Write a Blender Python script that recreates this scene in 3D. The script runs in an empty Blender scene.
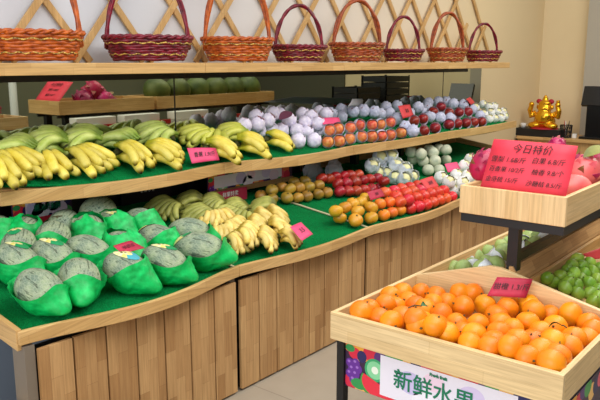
import bpy, bmesh, math, random
from mathutils import Vector, Matrix, Euler, noise
random.seed(7)
C = bpy.context.scene.collection
PI = math.pi
sc = bpy.context.scene

# ------------------------------------------------------------------ camera frame (world: X along the stand, Y towards the wall, Z up)
F, CX, CY, HOR, VPX, H = 700.0, 300.0, 200.0, 62.0, 880.0, 1.6
pit = math.atan((CY - HOR) / F)
AX = Vector((VPX - CX, HOR - CY, F)).normalized()
AZ = Vector((0, -math.cos(pit), -math.sin(pit)))
AY = AZ.cross(AX)
O = Vector((0, 0, H))
def ray(x, y):
    d = Vector(((x - CX) / F, (y - CY) / F, 1)).normalized()
    return Vector((AX.dot(d), AY.dot(d), AZ.dot(d)))
def on_plane(px, py, a, b=0.0, off=0.0, c=0.0):          # z = a + b*y + c*x + off
    d = ray(px, py)
    t = (a + off - H) / (d.z - b * d.y - c * d.x)
    return O + d * t
def on_y(px, py, Y):
    d = ray(px, py); return O + d * (Y / d.y)
def on_x(px, py, X):
    d = ray(px, py); return O + d * (X / d.x)

cam = bpy.data.cameras.new('camera'); co = bpy.data.objects.new('camera', cam); C.objects.link(co)
cam.sensor_width = 36; cam.lens = 36 * F / 600; cam.clip_start = .05
# camera axes in world coordinates (right, up, back)
rgt = Vector((AX.x, AY.x, AZ.x)); dwn = Vector((AX.y, AY.y, AZ.y)); fwd = Vector((AX.z, AY.z, AZ.z))
m = Matrix((rgt, -dwn, -fwd)).transposed().to_4x4(); m.translation = O
co.matrix_world = m
sc.camera = co

# ------------------------------------------------------------------ materials
def lin(c):
    c = c / 255.0
    return c / 12.92 if c <= .04045 else ((c + .055) / 1.055) ** 2.4
def rgb(r, g, b): return (lin(r), lin(g), lin(b), 1)
class Mat:
    def __init__(s, name, rough=.5, spec=.5):
        s.m = bpy.data.materials.new(name); s.m.use_nodes = True
        s.t = s.m.node_tree; s.n = s.t.nodes; s.b = s.n['Principled BSDF']
        s.b.inputs['Roughness'].default_value = rough
        s.b.inputs['Specular IOR Level'].default_value = spec
    def new(s, typ, **kw):
        n = s.n.new(typ)
        for k, v in kw.items():
            if k in n.inputs: n.inputs[k].default_value = v
            else: setattr(n, k, v)
        return n
    def ln(s, a, b): s.t.links.new(a, b)
    def base(s, out): s.ln(out, s.b.inputs['Base Color'])
    def obj(s): return s.new('ShaderNodeTexCoord').outputs['Object']
    def noise(s, scale, detail=3, vec=None, rough=.5):
        n = s.new('ShaderNodeTexNoise'); n.inputs['Scale'].default_value = scale; n.inputs['Detail'].default_value = detail
        n.inputs['Roughness'].default_value = rough
        s.ln(vec if vec is not None else s.obj(), n.inputs['Vector']); return n.outputs['Fac']
    def ramp(s, fac, stops):
        r = s.new('ShaderNodeValToRGB'); e = r.color_ramp.elements
        while len(e) < len(stops): e.new(.5)
        for el, (p, c) in zip(e, stops): el.position = p; el.color = c
        s.ln(fac, r.inputs['Fac']); return r.outputs['Color']
    def mix(s, fac, a, b, typ='MIX'):
        n = s.new('ShaderNodeMix', data_type='RGBA', blend_type=typ)
        for sock, v in ((n.inputs[0], fac), (n.inputs[6], a), (n.inputs[7], b)):
            if hasattr(v, 'is_linked') or hasattr(v, 'links'): s.ln(v, sock)
            else: sock.default_value = v
        return n.outputs[2]
    def bump(s, h, strength=.3, dist=.01):
        n = s.new('ShaderNodeBump'); n.inputs['Strength'].default_value = strength; n.inputs['Distance'].default_value = dist
        s.ln(h, n.inputs['Height']); s.ln(n.outputs['Normal'], s.b.inputs['Normal'])
    def rnd(s): return s.new('ShaderNodeObjectInfo').outputs['Random']

def flat(name, c, rough=.5, metal=0, spec=.5, emit=0):
    k = Mat(name, rough, spec); k.b.inputs['Base Color'].default_value = c; k.b.inputs['Metallic'].default_value = metal
    if emit:
        k.b.inputs['Emission Color'].default_value = c; k.b.inputs['Emission Strength'].default_value = emit
    return k.m
def speck(name, c1, c2, scale=40, rough=.6, bump=0, rnd=0, spec=.5):
    k = Mat(name, rough, spec); f = k.noise(scale)
    col = k.ramp(f, [(.35, c1), (.65, c2)])
    if rnd:
        hs = k.new('ShaderNodeHueSaturation'); mr = k.new('ShaderNodeMapRange'); k.ln(k.rnd(), mr.inputs['Value'])
        mr.inputs['To Min'].default_value = 1 - rnd; mr.inputs['To Max'].default_value = 1 + rnd * .6
        k.ln(mr.outputs[0], hs.inputs['Value']); k.ln(col, hs.inputs['Color']); col = hs.outputs['Color']
    k.base(col)
    if bump: k.bump(f, bump, .004)
    return k.m

def wood(name, c1, c2, cm, axis, width=.34, row=.042, rough=.45):
    """finger-jointed boards, grain running along axis"""
    k = Mat(name, rough, .35)
    sx = k.new('ShaderNodeSeparateXYZ'); k.ln(k.obj(), sx.inputs[0])
    ax = 'XYZ'.index(axis); oth = [i for i in range(3) if i != ax]
    ad = k.new('ShaderNodeMath', operation='ADD'); k.ln(sx.outputs[oth[0]], ad.inputs[0]); k.ln(sx.outputs[oth[1]], ad.inputs[1])
    cb = k.new('ShaderNodeCombineXYZ'); k.ln(sx.outputs[ax], cb.inputs[0]); k.ln(ad.outputs[0], cb.inputs[1])
    br = k.new('ShaderNodeTexBrick', offset=.37, offset_frequency=2)
    for i, v in (('Color1', c1), ('Color2', c2), ('Mortar', cm), ('Scale', 1), ('Mortar Size', .0004), ('Bias', 0), ('Brick Width', width), ('Row Height', row)):
        br.inputs[i].default_value = v
    k.ln(cb.outputs[0], br.inputs['Vector'])
    mp = k.new('ShaderNodeMapping'); mp.inputs['Scale'].default_value = (3, 70, 1); k.ln(cb.outputs[0], mp.inputs['Vector'])
    g = k.noise(1.6, 4, mp.outputs[0], .6)
    mp2 = k.new('ShaderNodeMapping'); mp2.inputs['Scale'].default_value = (1.2, 6, 1); k.ln(cb.outputs[0], mp2.inputs['Vector'])
    g2 = k.noise(2.2, 2, mp2.outputs[0])
    c = k.mix(.55, br.outputs['Color'], k.ramp(g, [(.3, (.55, .5, .45, 1)), (.62, (1, 1, 1, 1))]), 'MULTIPLY')
    c = k.mix(.35, c, k.ramp(g2, [(.3, (.65, .6, .55, 1)), (.7, (1, 1, 1, 1))]), 'MULTIPLY')
    k.base(c); k.bump(g, .06, .002)
    return k.m

BE1, BE2, BEM = rgb(222, 182, 122), rgb(206, 164, 104), rgb(170, 128, 80)
W = {}
for a in 'XYZ':
    W['beech' + a] = wood('beech_' + a, BE1, BE2, BEM, a)
    W['pale' + a] = wood('pale_beech_' + a, rgb(244, 214, 162), rgb(232, 198, 142), rgb(205, 165, 110), a, .5, .045)
    W['oak' + a] = wood('oak_' + a, rgb(206, 164, 112), rgb(176, 132, 84), rgb(130, 92, 58), a, .22, .05, .5)
M = {}
M['black'] = flat('black_metal', rgb(22, 22, 24), .45)
M['post'] = flat('grey_brown_metal', rgb(128, 116, 102), .5, .2)
M['bluegrey'] = flat('blue_grey_panel', rgb(128, 140, 156), .7)
M['steel'] = flat('steel_rod', rgb(120, 118, 112), .35, .8)
k = Mat('mirror_glass', .015); k.b.inputs['Metallic'].default_value = 1; k.b.inputs['Base Color'].default_value = rgb(184, 188, 172); M['mirror'] = k.m
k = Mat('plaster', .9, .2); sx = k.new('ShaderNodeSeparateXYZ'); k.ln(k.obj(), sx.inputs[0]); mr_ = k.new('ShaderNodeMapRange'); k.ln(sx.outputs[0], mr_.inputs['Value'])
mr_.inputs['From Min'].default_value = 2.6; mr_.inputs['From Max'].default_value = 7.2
k.base(k.mix(.15, k.ramp(mr_.outputs[0], [(0, rgb(212, 214, 220)), (1, rgb(226, 204, 162))]), k.ramp(k.noise(1.3, 4), [(.3, (.8, .8, .8, 1)), (.7, (1, 1, 1, 1))]), 'MULTIPLY')); k.bump(k.noise(60, 4), .12, .004); M['plaster'] = k.m  # light gradient along the wall put into the plaster colour, grey-white to beige
k = Mat('beige_plaster', .9, .2); f = k.noise(1.1, 4); k.base(k.ramp(f, [(.3, rgb(226, 204, 162)), (.7, rgb(232, 212, 172))])); k.bump(k.noise(60, 4), .12, .004); M['beige'] = k.m
k = Mat('green_beige_plaster', .9, .2); f = k.noise(.7, 3); k.base(k.ramp(f, [(.3, rgb(120, 120, 98)), (.7, rgb(140, 138, 114))])); M['backwall'] = k.m
k = Mat('floor_tile', .35, .4); tc = k.obj()
br = k.new('ShaderNodeTexBrick', offset=0)
for i, v in (('Color1', rgb(172, 160, 142)), ('Color2', rgb(166, 155, 138)), ('Mortar', rgb(140, 130, 116)), ('Scale', 1), ('Mortar Size', .003), ('Brick Width', .8), ('Row Height', .8)): br.inputs[i].default_value = v
k.ln(tc, br.inputs['Vector']); k.base(k.mix(.3, br.outputs['Color'], k.ramp(k.noise(9, 5), [(.3, (.8, .78, .75, 1)), (.7, (1, 1, 1, 1))]), 'MULTIPLY')); M['floor'] = k.m
k = Mat('artificial_turf', .95, .1); n1 = k.noise(260, 2); n2 = k.noise(9, 3)
c = k.ramp(n1, [(.3, rgb(0, 86, 44)), (.7, rgb(6, 172, 88))]); k.base(k.mix(.5, c, k.ramp(n2, [(.3, (.55, .6, .5, 1)), (.7, (1, 1, 1, 1))]), 'MULTIPLY')); k.bump(n1, 1, .012); M['turf'] = k.m
# fruit
def fruitmat(name, c1, c2, sc1=9, rough=.35, bump=.0, bscale=120, rnd=.12, hue=.012):
    k = Mat(name, rough, .45); f = k.noise(sc1, 3)
    col = k.ramp(f, [(.35, c1), (.68, c2)])
    hs = k.new('ShaderNodeHueSaturation')
    r = k.rnd()
    a = k.new('ShaderNodeMapRange'); k.ln(r, a.inputs['Value']); a.inputs['To Min'].default_value = .5 - hue; a.inputs['To Max'].default_value = .5 + hue
    k.ln(a.outputs[0], hs.inputs['Hue'])
    fr = k.new('ShaderNodeMath', operation='FRACT'); mu = k.new('ShaderNodeMath', operation='MULTIPLY'); k.ln(r, mu.inputs[0]); mu.inputs[1].default_value = 7.3; k.ln(mu.outputs[0], fr.inputs[0])
    b = k.new('ShaderNodeMapRange'); k.ln(fr.outputs[0], b.inputs['Value']); b.inputs['To Min'].default_value = 1 - rnd; b.inputs['To Max'].default_value = 1 + rnd * .5
    k.ln(b.outputs[0], hs.inputs['Value']); k.ln(col, hs.inputs['Color']); k.base(hs.outputs['Color'])
    if bump: k.bump(k.noise(bscale, 2), bump, .002)
    return k.m
M['orange'] = fruitmat('orange_peel', rgb(238, 124, 4), rgb(248, 152, 16), 6, .38, .25, 260, .1, .010)
M['lime'] = fruitmat('lime_peel', rgb(104, 150, 36), rgb(164, 196, 76), 10, .3, .15, 200, .2, .012)
M['guava'] = fruitmat('guava_peel', rgb(146, 174, 92), rgb(184, 204, 132), 14, .5, .1, 100, .12)
M['tawny'] = fruitmat('tawny_peel', rgb(138, 104, 36), rgb(184, 140, 50), 14, .4, .1, 160, .2, .015)
M['gold'] = fruitmat('golden_peel', rgb(206, 140, 24), rgb(216, 172, 52), 14, .35, .1, 160, .15, .010)
M['tangerine'] = fruitmat('tangerine_peel', rgb(232, 110, 24), rgb(240, 140, 48), 14, .35, .1, 160, .12, .015)
M['darkred'] = fruitmat('dark_red_peel', rgb(142, 26, 22), rgb(186, 52, 40), 16, .3, 0, 1, .2, .012)
M['red'] = fruitmat('red_peel', rgb(206, 36, 32), rgb(226, 78, 52), 16, .28, 0, 1, .14, .015)
M['apple'] = fruitmat('blushed_apple_peel', rgb(206, 74, 50), rgb(240, 166, 96), 26, .35, 0, 1, .12, .02)
M['redapple'] = fruitmat('red_apple_peel', rgb(128, 22, 30), rgb(170, 46, 46), 26, .3, 0, 1, .15, .01)
M['pear'] = fruitmat('pear_peel', rgb(222, 218, 170), rgb(238, 230, 160), 20, .45, 0, 1, .1)
M['greypear'] = fruitmat('pale_pear_peel', rgb(176, 184, 160), rgb(214, 214, 186), 20, .5, 0, 1, .14)
M['watermelon'] = fruitmat('dark_green_rind', rgb(58, 74, 26), rgb(98, 110, 48), 6, .5, .2, 40, .15)
M['dragon'] = fruitmat('dragon_skin', rgb(140, 6, 66), rgb(196, 22, 92), 8, .35, 0, 1, .15)
M['dragonpink'] = fruitmat('pale_dragon_skin', rgb(222, 84, 88), rgb(236, 128, 118), 8, .35, 0, 1, .1)
M['scale'] = fruitmat('scale_green_pink', rgb(176, 30, 84), rgb(140, 110, 60), 14, .5, 0, 1, .2)
M['leaf'] = speck('leaf_green', rgb(30, 84, 34), rgb(60, 118, 50), 30, .45)
M['olive'] = speck('olive_leaf', rgb(92, 96, 30), rgb(130, 130, 50), 20, .55)
M['twig'] = flat('twig_brown', rgb(84, 70, 40), .8)
M['calyx'] = flat('calyx_brown', rgb(86, 72, 30), .8)
M['maroonleaf'] = flat('dry_maroon_leaf', rgb(92, 40, 64), .7)
# netted melon
k = Mat('netted_rind', .6, .3)
tc = k.obj(); mp = k.new('ShaderNodeMapping'); mp.inputs['Scale'].default_value = (.45, 1, 1); k.ln(tc, mp.inputs['Vector'])
v = k.new('ShaderNodeTexVoronoi', feature='DISTANCE_TO_EDGE'); v.inputs['Scale'].default_value = 110; k.ln(mp.outputs[0], v.inputs['Vector'])
netc = k.ramp(v.outputs['Distance'], [(.0, (.45, .45, .45, 1)), (.14, (0, 0, 0, 1))])
sm = k.noise(14, 4)
basec = k.ramp(sm, [(.34, rgb(96, 118, 104)), (.66, rgb(164, 176, 138))])
col = k.mix(netc, basec, rgb(186, 192, 166))
mp3 = k.new('ShaderNodeMapping'); mp3.inputs['Scale'].default_value = (5, 60, 60); k.ln(tc, mp3.inputs['Vector'])
cr = k.ramp(k.noise(1.8, 3, mp3.outputs[0]), [(.36, (.10, .13, .10, 1)), (.42, (1, 1, 1, 1))])
col = k.mix(.7, col, cr, 'MULTIPLY'); k.base(col); k.bump(netc, .25, .002); M['melon'] = k.m
def cloth(name, c1, c2, scale, trans=.0, rough=.55, bump=.5, alpha=None):
    k = Mat(name, rough, .4); f = k.noise(scale, 3)
    k.base(k.ramp(f, [(.3, c1), (.7, c2)])); k.bump(f, bump, .006)
    if trans: k.b.inputs['Subsurface Weight'].default_value = trans; k.b.inputs['Subsurface Radius'].default_value = (.01, .01, .01)
    return k.m
M['net'] = cloth('green_mesh_net', rgb(0, 150, 66), rgb(14, 208, 104), 26, 0, .45, .5)
M['foam'] = cloth('lilac_foam_net', rgb(206, 198, 226), rgb(238, 232, 246), 60, 0, .8, .35)
M['bluefoam'] = cloth('grey_blue_foam_net', rgb(168, 172, 198), rgb(204, 206, 226), 60, 0, .8, .35)
M['whitefoam'] = cloth('white_foam_net', rgb(228, 228, 226), rgb(250, 250, 246), 60, 0, .8, .35)
M['tissue'] = cloth('white_tissue_wrap', rgb(196, 206, 216), rgb(240, 244, 246), 30, 0, .7, .9)
M['sticker'] = speck('yellow_sticker', rgb(226, 214, 110), rgb(240, 236, 190), 60, .4)
M['stickergreen'] = flat('green_sticker_band', rgb(20, 150, 90), .4)
M['stickerteal'] = flat('teal_sticker_band', rgb(70, 170, 186), .4)
M['stickerdark'] = flat('sticker_print', rgb(70, 70, 30), .5)
M['card'] = speck('red_card', rgb(226, 52, 72), rgb(236, 62, 82), 8, .6)
M['cardred'] = speck('scarlet_card', rgb(206, 54, 60), rgb(216, 64, 66), 8, .6)
M['cardpink'] = speck('pink_card', rgb(222, 62, 112), rgb(232, 80, 126), 8, .6)
M['cardmaroon'] = speck('deep_red_card', rgb(168, 30, 60), rgb(190, 44, 74), 8, .6)
M['ink'] = flat('black_ink', rgb(38, 18, 22), .6)
M['inkdark'] = flat('faded_ink', rgb(100, 24, 44), .6)
# bananas: colour attribute written along each fruit
def banmat(name, body1, body2, neck, tip):
    k = Mat(name, .42, .4)
    at = k.new('ShaderNodeAttribute', attribute_name='along')
    sp = k.new('ShaderNodeSeparateColor'); k.ln(at.outputs['Color'], sp.inputs[0])
    f = k.noise(30, 3)
    b = k.ramp(f, [(.3, body1), (.7, body2)])
    g = k.ramp(sp.outputs[0], [(0, neck), (.16, neck), (.34, (1, 1, 1, 1)), (.9, (1, 1, 1, 1)), (.965, tip), (1, rgb(40, 32, 18))])
    c = k.mix(1.0, b, g, 'MULTIPLY')
    hs = k.new('ShaderNodeHueSaturation'); a = k.new('ShaderNodeMapRange'); k.ln(k.rnd(), a.inputs['Value']); a.inputs['To Min'].default_value = .78; a.inputs['To Max'].default_value = 1.08
    k.ln(a.outputs[0], hs.inputs['Value']); k.ln(c, hs.inputs['Color']); k.base(hs.outputs['Color']); return k.m
M['banana'] = banmat('ripe_banana', rgb(226, 204, 62), rgb(244, 228, 116), rgb(190, 206, 124), rgb(150, 140, 60))
M['greenbanana'] = banmat('green_banana', rgb(178, 200, 92), rgb(212, 224, 132), rgb(170, 190, 130), rgb(150, 150, 90))
M['lightbanana'] = banmat('yellow_green_banana', rgb(200, 206, 78), rgb(224, 224, 110), rgb(180, 200, 130), rgb(150, 140, 70))
M['small'] = banmat('small_banana', rgb(222, 190, 88), rgb(244, 220, 136), rgb(186, 176, 110), rgb(120, 100, 56))
M['smallgreen'] = banmat('small_green_banana', rgb(152, 156, 72), rgb(190, 188, 100), rgb(160, 160, 110), rgb(130, 120, 70))
M['stemgreen'] = speck('banana_crown', rgb(96, 104, 44), rgb(66, 60, 30), 60, .7)
# baskets
def wick(name, c1, c2):
    k = Mat(name, .35, .5); f = k.noise(34, 4); k.base(k.ramp(f, [(.3, c1), (.68, c2)])); k.bump(f, .5, .004); return k.m
M['wickO'] = wick('orange_wicker', rgb(140, 54, 12), rgb(206, 102, 26))
M['wickR'] = wick('crimson_wicker', rgb(72, 4, 22), rgb(138, 14, 44))
M['wickD'] = wick('brown_orange_wicker', rgb(116, 46, 20), rgb(178, 84, 38))
k = Mat('gold_braid', .35); f = k.noise(90, 3); k.base(k.ramp(f, [(.38, rgb(90, 60, 20)), (.6, rgb(226, 186, 90))])); M['braid'] = k.m
M['goldmetal'] = flat('polished_gold', rgb(232, 172, 40), .22, .85)
M['crim'] = flat('crimson_cloth', rgb(170, 20, 40), .6)
M['white'] = flat('white_paint', rgb(236, 236, 232), .5)
M['greyp'] = flat('grey_paper', rgb(150, 150, 156), .6)
M['redtape'] = flat('red_tape', rgb(196, 40, 40), .5)
M['deep'] = flat('deep_green_text', rgb(16, 120, 84), .5)
M['screen'] = flat('screen_black', rgb(14, 15, 18), .25)
M['seam'] = flat('turf_seam', rgb(196, 190, 150), .7)

# ------------------------------------------------------------------ mesh building
class MB:
    def __init__(s): s.v = []; s.f = []; s.mi = []; s.along = []; s.mats = []
    def _m(s, mat):
        if mat not in s.mats: s.mats.append(mat)
        return s.mats.index(mat)
    def add(s, vs, fs, mat, along=None):
        o = len(s.v); s.v += [tuple(v) for v in vs]; s.along += (along or [0.5] * len(vs))
        i = s._m(mat)
        for f in fs: s.f.append(tuple(a + o for a in f)); s.mi.append(i)
        return s
    def box(s, x0, x1, y0, y1, z0, z1, mat, T=None):
        vs = [Vector((x, y, z)) for z in (z0, z1) for y in (y0, y1) for x in (x0, x1)]
        if T is not None: vs = [T @ v for v in vs]
        return s.add(vs, [(0, 2, 3, 1), (4, 5, 7, 6), (0, 1, 5, 4), (2, 6, 7, 3), (0, 4, 6, 2), (1, 3, 7, 5)], mat)
    def prism(s, prof, axis, a0, a1, mat):
        """prof: 2-D outline in the other two axes (in XYZ order), extruded along axis"""
        n = len(prof); vs = []
        for a in (a0, a1):
            for p in prof:
                c = list(p); c.insert('XYZ'.index(axis), a); vs.append(c)
        fs = [tuple(range(n))[::-1], tuple(range(n, 2 * n))] + [(i, (i + 1) % n, n + (i + 1) % n, n + i) for i in range(n)]
        return s.add(vs, fs, mat)
    def tube(s, pts, rad, mat, seg=8, along=False, cap=True):
        pts = [Vector(p) for p in pts]; n = len(pts); vs = []; al = []
        if not hasattr(rad, '__len__'): rad = [rad] * n
        up = None
        for i, p in enumerate(pts):
            t = (pts[min(i + 1, n - 1)] - pts[max(i - 1, 0)]).normalized()
            if up is None:
                up = Vector((0, 0, 1)) if abs(t.z) < .9 else Vector((1, 0, 0))
            up = (up - t * up.dot(t)).normalized(); sd = t.cross(up)
            for j in range(seg):
                a = 2 * PI * j / seg
                vs.append(p + (up * math.cos(a) + sd * math.sin(a)) * rad[i]); al.append(i / (n - 1))
        fs = [(i * seg + j, i * seg + (j + 1) % seg, (i + 1) * seg + (j + 1) % seg, (i + 1) * seg + j) for i in range(n - 1) for j in range(seg)]
        if cap: fs += [tuple(range(seg))[::-1], tuple((n - 1) * seg + j for j in range(seg))]
        return s.add(vs, fs, mat, al)
    def ball(s, fn, mat, nu=18, nv=12, keep=None):
        """fn(unit vector) -> point"""
        vs = [fn(Vector((0, 0, -1)))]
        for i in range(1, nv):
            ph = -PI / 2 + PI * i / nv
            for j in range(nu):
                th = 2 * PI * j / nu
                vs.append(fn(Vector((math.cos(ph) * math.cos(th), math.cos(ph) * math.sin(th), math.sin(ph)))))
        vs.append(fn(Vector((0, 0, 1)))); L = len(vs) - 1
        fs = [(0, 1 + (j + 1) % nu, 1 + j) for j in range(nu)]
        for i in range(nv - 2):
            for j in range(nu):
                a = 1 + i * nu + j; b = 1 + i * nu + (j + 1) % nu
                fs.append((a, b, b + nu, a + nu))
        fs += [(L, L - nu + j, L - nu + (j + 1) % nu) for j in range(nu)]
        if keep:
            us = [Vector((0, 0, -1))] + [Vector((math.cos(-PI/2+PI*i/nv)*math.cos(2*PI*j/nu), math.cos(-PI/2+PI*i/nv)*math.sin(2*PI*j/nu), math.sin(-PI/2+PI*i/nv))) for i in range(1, nv) for j in range(nu)] + [Vector((0, 0, 1))]
            fs = [f for f in fs if all(keep(us[i]) for i in f)]
            used = sorted({i for f in fs for i in f}); mp = {o: n for n, o in enumerate(used)}
            vs = [vs[i] for i in used]; fs = [tuple(mp[i] for i in f) for f in fs]
        return s.add(vs, fs, mat)
    def cap(s, fn, mat, d, cut, nu=40, nv=18):
        """ball seen from the pole opposite d up to the wavy edge u.d = cut(azimuth)"""
        d = Vector(d).normalized(); e = d.orthogonal().normalized(); g = d.cross(e)
        vs = [fn(-d, 0)]
        for i in range(1, nv + 1):
            for j in range(nu):
                az = 2 * PI * j / nu; th = PI - (PI - math.acos(max(-.99, min(.99, cut(az))))) * i / nv
                vs.append(fn(d * math.cos(th) + (e * math.cos(az) + g * math.sin(az)) * math.sin(th), i / nv))
        fs = [(0, 1 + j, 1 + (j + 1) % nu) for j in range(nu)]
        for i in range(nv - 1):
            for j in range(nu):
                p = 1 + i * nu + j; q = 1 + i * nu + (j + 1) % nu; fs.append((p, p + nu, q + nu, q))
        return s.add(vs, fs, mat)
    def lathe(s, prof, mat, seg=24, sx=1, sy=1):
        vs = []; n = len(prof)
        for r, z in prof:
            for j in range(seg):
                a = 2 * PI * j / seg; vs.append((r * math.cos(a) * sx, r * math.sin(a) * sy, z))
        fs = [(i * seg + j, i * seg + (j + 1) % seg, (i + 1) * seg + (j + 1) % seg, (i + 1) * seg + j) for i in range(n - 1) for j in range(seg)]
        return s.add(vs, fs, mat)
    def mesh(s, name, smooth=True):
        me = bpy.data.meshes.new(name); me.from_pydata(s.v, [], s.f); me.update()
        for mt in s.mats: me.materials.append(mt)
        me.polygons.foreach_set('material_index', s.mi)
        me.polygons.foreach_set('use_smooth', [smooth] * len(s.f))
        ca = me.color_attributes.new('along', 'FLOAT_COLOR', 'POINT')
        ca.data.foreach_set('color', [x for a in s.along for x in (a, a, a, 1)])
        return me

def link(name, me, parent=None, loc=(0, 0, 0), rot=(0, 0, 0), scale=(1, 1, 1), bevel=0, solid=0):
    o = bpy.data.objects.new(name, me); C.objects.link(o); o.parent = parent
    o.location = loc; o.rotation_euler = rot; o.scale = scale if hasattr(scale, '__len__') else (scale,) * 3
    if solid:
        b = o.modifiers.new('solid', 'SOLIDIFY'); b.thickness = solid; b.offset = 0
    if bevel:
        b = o.modifiers.new('bevel', 'BEVEL'); b.width = bevel; b.segments = 2; b.limit_method = 'ANGLE'
    return o
def part(name, mb, parent=None, bevel=0, smooth=False, solid=0, label=None):
    o = link(name, mb.mesh(name, smooth), parent, bevel=bevel, solid=solid)
    if label: o['label'] = label
    return o
def tag(o, label, cat, group=None, kind=None):
    o['label'] = label; o['category'] = cat
    if group: o['group'] = group
    if kind: o['kind'] = kind
    return o
def empty(name, loc, rot=(0, 0, 0)):
    o = bpy.data.objects.new(name, None); C.objects.link(o); o.location = loc; o.rotation_euler = rot; o.empty_display_size = .05; return o
def struct(name, mb, smooth=False):
    o = part(name, mb, smooth=smooth); o['kind'] = 'structure'; return o
def copy_tree(o, parent=None):
    c = o.copy(); C.objects.link(c); c.parent = parent
    for ch in [x for x in bpy.data.objects if x.parent == o]: copy_tree(ch, c)
    return c
ORD = 'first second third fourth fifth sixth seventh eighth ninth tenth eleventh twelfth thirteenth fourteenth fifteenth sixteenth seventeenth eighteenth nineteenth twentieth'.split()

def text_mesh(body, size, mat, shear=0, name='lettering', bold=0):
    cu = bpy.data.curves.new(name, 'FONT'); cu.body = body; cu.size = size; cu.align_x = 'CENTER'; cu.align_y = 'CENTER'; cu.shear = shear
    cu.extrude = .0004; cu.offset = bold; cu.resolution_u = 3
    o = bpy.data.objects.new(name, cu); C.objects.link(o)
    me = bpy.data.meshes.new_from_object(o.evaluated_get(bpy.context.evaluated_depsgraph_get()))
    bpy.data.objects.remove(o); me.materials.clear(); me.materials.append(mat); me.name = name
    return me
def frame_mat(origin, u, v):
    """matrix with local x = u, local y = v, local z = u x v at origin"""
    u = Vector(u).normalized(); v = Vector(v); v = (v - u * v.dot(u)).normalized(); w = u.cross(v)
    mt = Matrix((u, v, w)).transposed().to_4x4(); mt.translation = Vector(origin); return mt
def lettering(parent, lines, mt, mat, name='lettering', shear=0, bold=0):
    """lines: (text, size, x, y) on the plane mt; ONE mesh child"""
    bm = bmesh.new()
    for tx, size, x, y in lines:
        me = text_mesh(tx, size, mat, shear, bold=bold); me.transform(Matrix.Translation((x, y, .0012))); bm.from_mesh(me)
    me = bpy.data.meshes.new(name); bm.to_mesh(me); bm.free(); me.materials.append(mat); me.transform(mt)
    o = link(name, me, parent); return o
def card(name, corners, mat, label, cat='price card', lines=None, ink='ink', group=None, shear=.25):
    """corners: tl, tr, br, bl in world; a slightly curled paper card"""
    tl, tr, br, bl = [Vector(c) for c in corners]
    mb = MB(); n = 5; vs = []
    nn = (tr - tl).cross(bl - tl).normalized()
    if nn.dot(O - tl) < 0: nn = -nn
    for j in range(n + 1):
        for i in range(n + 1):
            u, v = i / n, j / n
            p = (tl * (1 - u) + tr * u) * (1 - v) + (bl * (1 - u) + br * u) * v
            vs.append(p + nn * (.006 * math.sin(PI * u) * (tr - tl).length / .3))
    mb.add(vs, [(j * (n + 1) + i, j * (n + 1) + i + 1, (j + 1) * (n + 1) + i + 1, (j + 1) * (n + 1) + i) for j in range(n) for i in range(n)], mat)
    org = (tl + tr + br + bl) / 4
    o = part(name, mb, smooth=True, solid=.0012)
    if lines:
        u = (tr + br - tl - bl) / 2; v = (tl + tr - bl - br) / 2
        mt = frame_mat(org + nn * (.0075 * u.length / .3 + .0012), u, v)
        if (mt.to_3x3() @ Vector((0, 0, 1))).dot(nn) < 0: pass
        w, h = u.length, v.length
        for t, s, x, y in lines: lettering(o, [(t, s * h, x * w, y * h)], mt, M[ink], 'handwriting', shear)
    return tag(o, label, cat, group)

# ------------------------------------------------------------------ the room
YM = 3.4                                          # mirror face
XE = 9.2                                          # end wall
struct('floor', MB().box(-4, XE + .2, -3.2, YM + .2, -.1, 0, M['floor']))
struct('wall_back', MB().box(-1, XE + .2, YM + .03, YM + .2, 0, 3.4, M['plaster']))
struct('wall_end', MB().box(XE, XE + .2, -3.2, YM + .03, 0, 3.4, M['beige']))
struct('wall_front', MB().box(-1.0, XE, -3.2, -3.0, 0, 3.4, M['backwall']))
struct('trim_1', MB().box(XE - .14, XE, 2.45, 2.83, 0, 3.4, flat('grey_pilaster', rgb(176, 168, 152), .8)))

struct('dark_panel_1', MB().box(XE - .03, XE, -3.0, .25, 0, 2.5, flat('dark_olive_panel', rgb(82, 80, 62), .7)))  # dark panel invented to darken what the mirror reflects

# mirror in three sheets with dark joints
mr = empty('wall_mirror', (0, 0, 0))
tag(mr, 'long wall mirror below the basket shelf reflecting trays and crates', 'mirror')
xs = [.9, on_y(175, 110, YM).x, on_y(443, 85, YM).x, on_y(481, 85, YM).x]
for i in range(3):
    part('glass_sheet', MB().box(xs[i] + .004, xs[i + 1] - .004, YM, YM + .012, .98, 1.54, M['mirror']), mr)
part('joint_strip', MB().box(xs[1] - .004, xs[1] + .004, YM - .002, YM + .012, .98, 1.54, M['black']), mr)
part('joint_strip', MB().box(xs[2] - .004, xs[2] + .004, YM - .002, YM + .012, .98, 1.54, M['black']), mr)

# lattice
lt = MB()
p0, pitch, zc, hh = 1.98 * YM / 3.25, .44, 1.94, .27
for i in range(-2, 13):
    xc = p0 + i * pitch
    for sgn in (-1, 1):
        z0, z1 = 1.60, 2.55
        if xc > 6.2 * YM / 3.25 and sgn > 0: z1 = zc + .05
        xa, xb = xc + sgn * (z0 - zc) * pitch / 2 / hh * 1, xc + sgn * (z1 - zc) * pitch / 2 / hh
        d = Vector((xb - xa, 0, z1 - z0)); L = d.length
        yy = YM - .006 if sgn > 0 else YM + .012
        T = Matrix.Translation((xa, yy, z0)) @ Matrix.Rotation(math.atan2(d.x, d.z), 4, 'Y')
        lt.box(-.019, .019, -.008, .008, 0, L, W['beechZ'], T)
tag(part('wall_trellis', lt, bevel=.002), 'expanding wooden lattice fixed to the wall behind the baskets', 'trellis')

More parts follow.
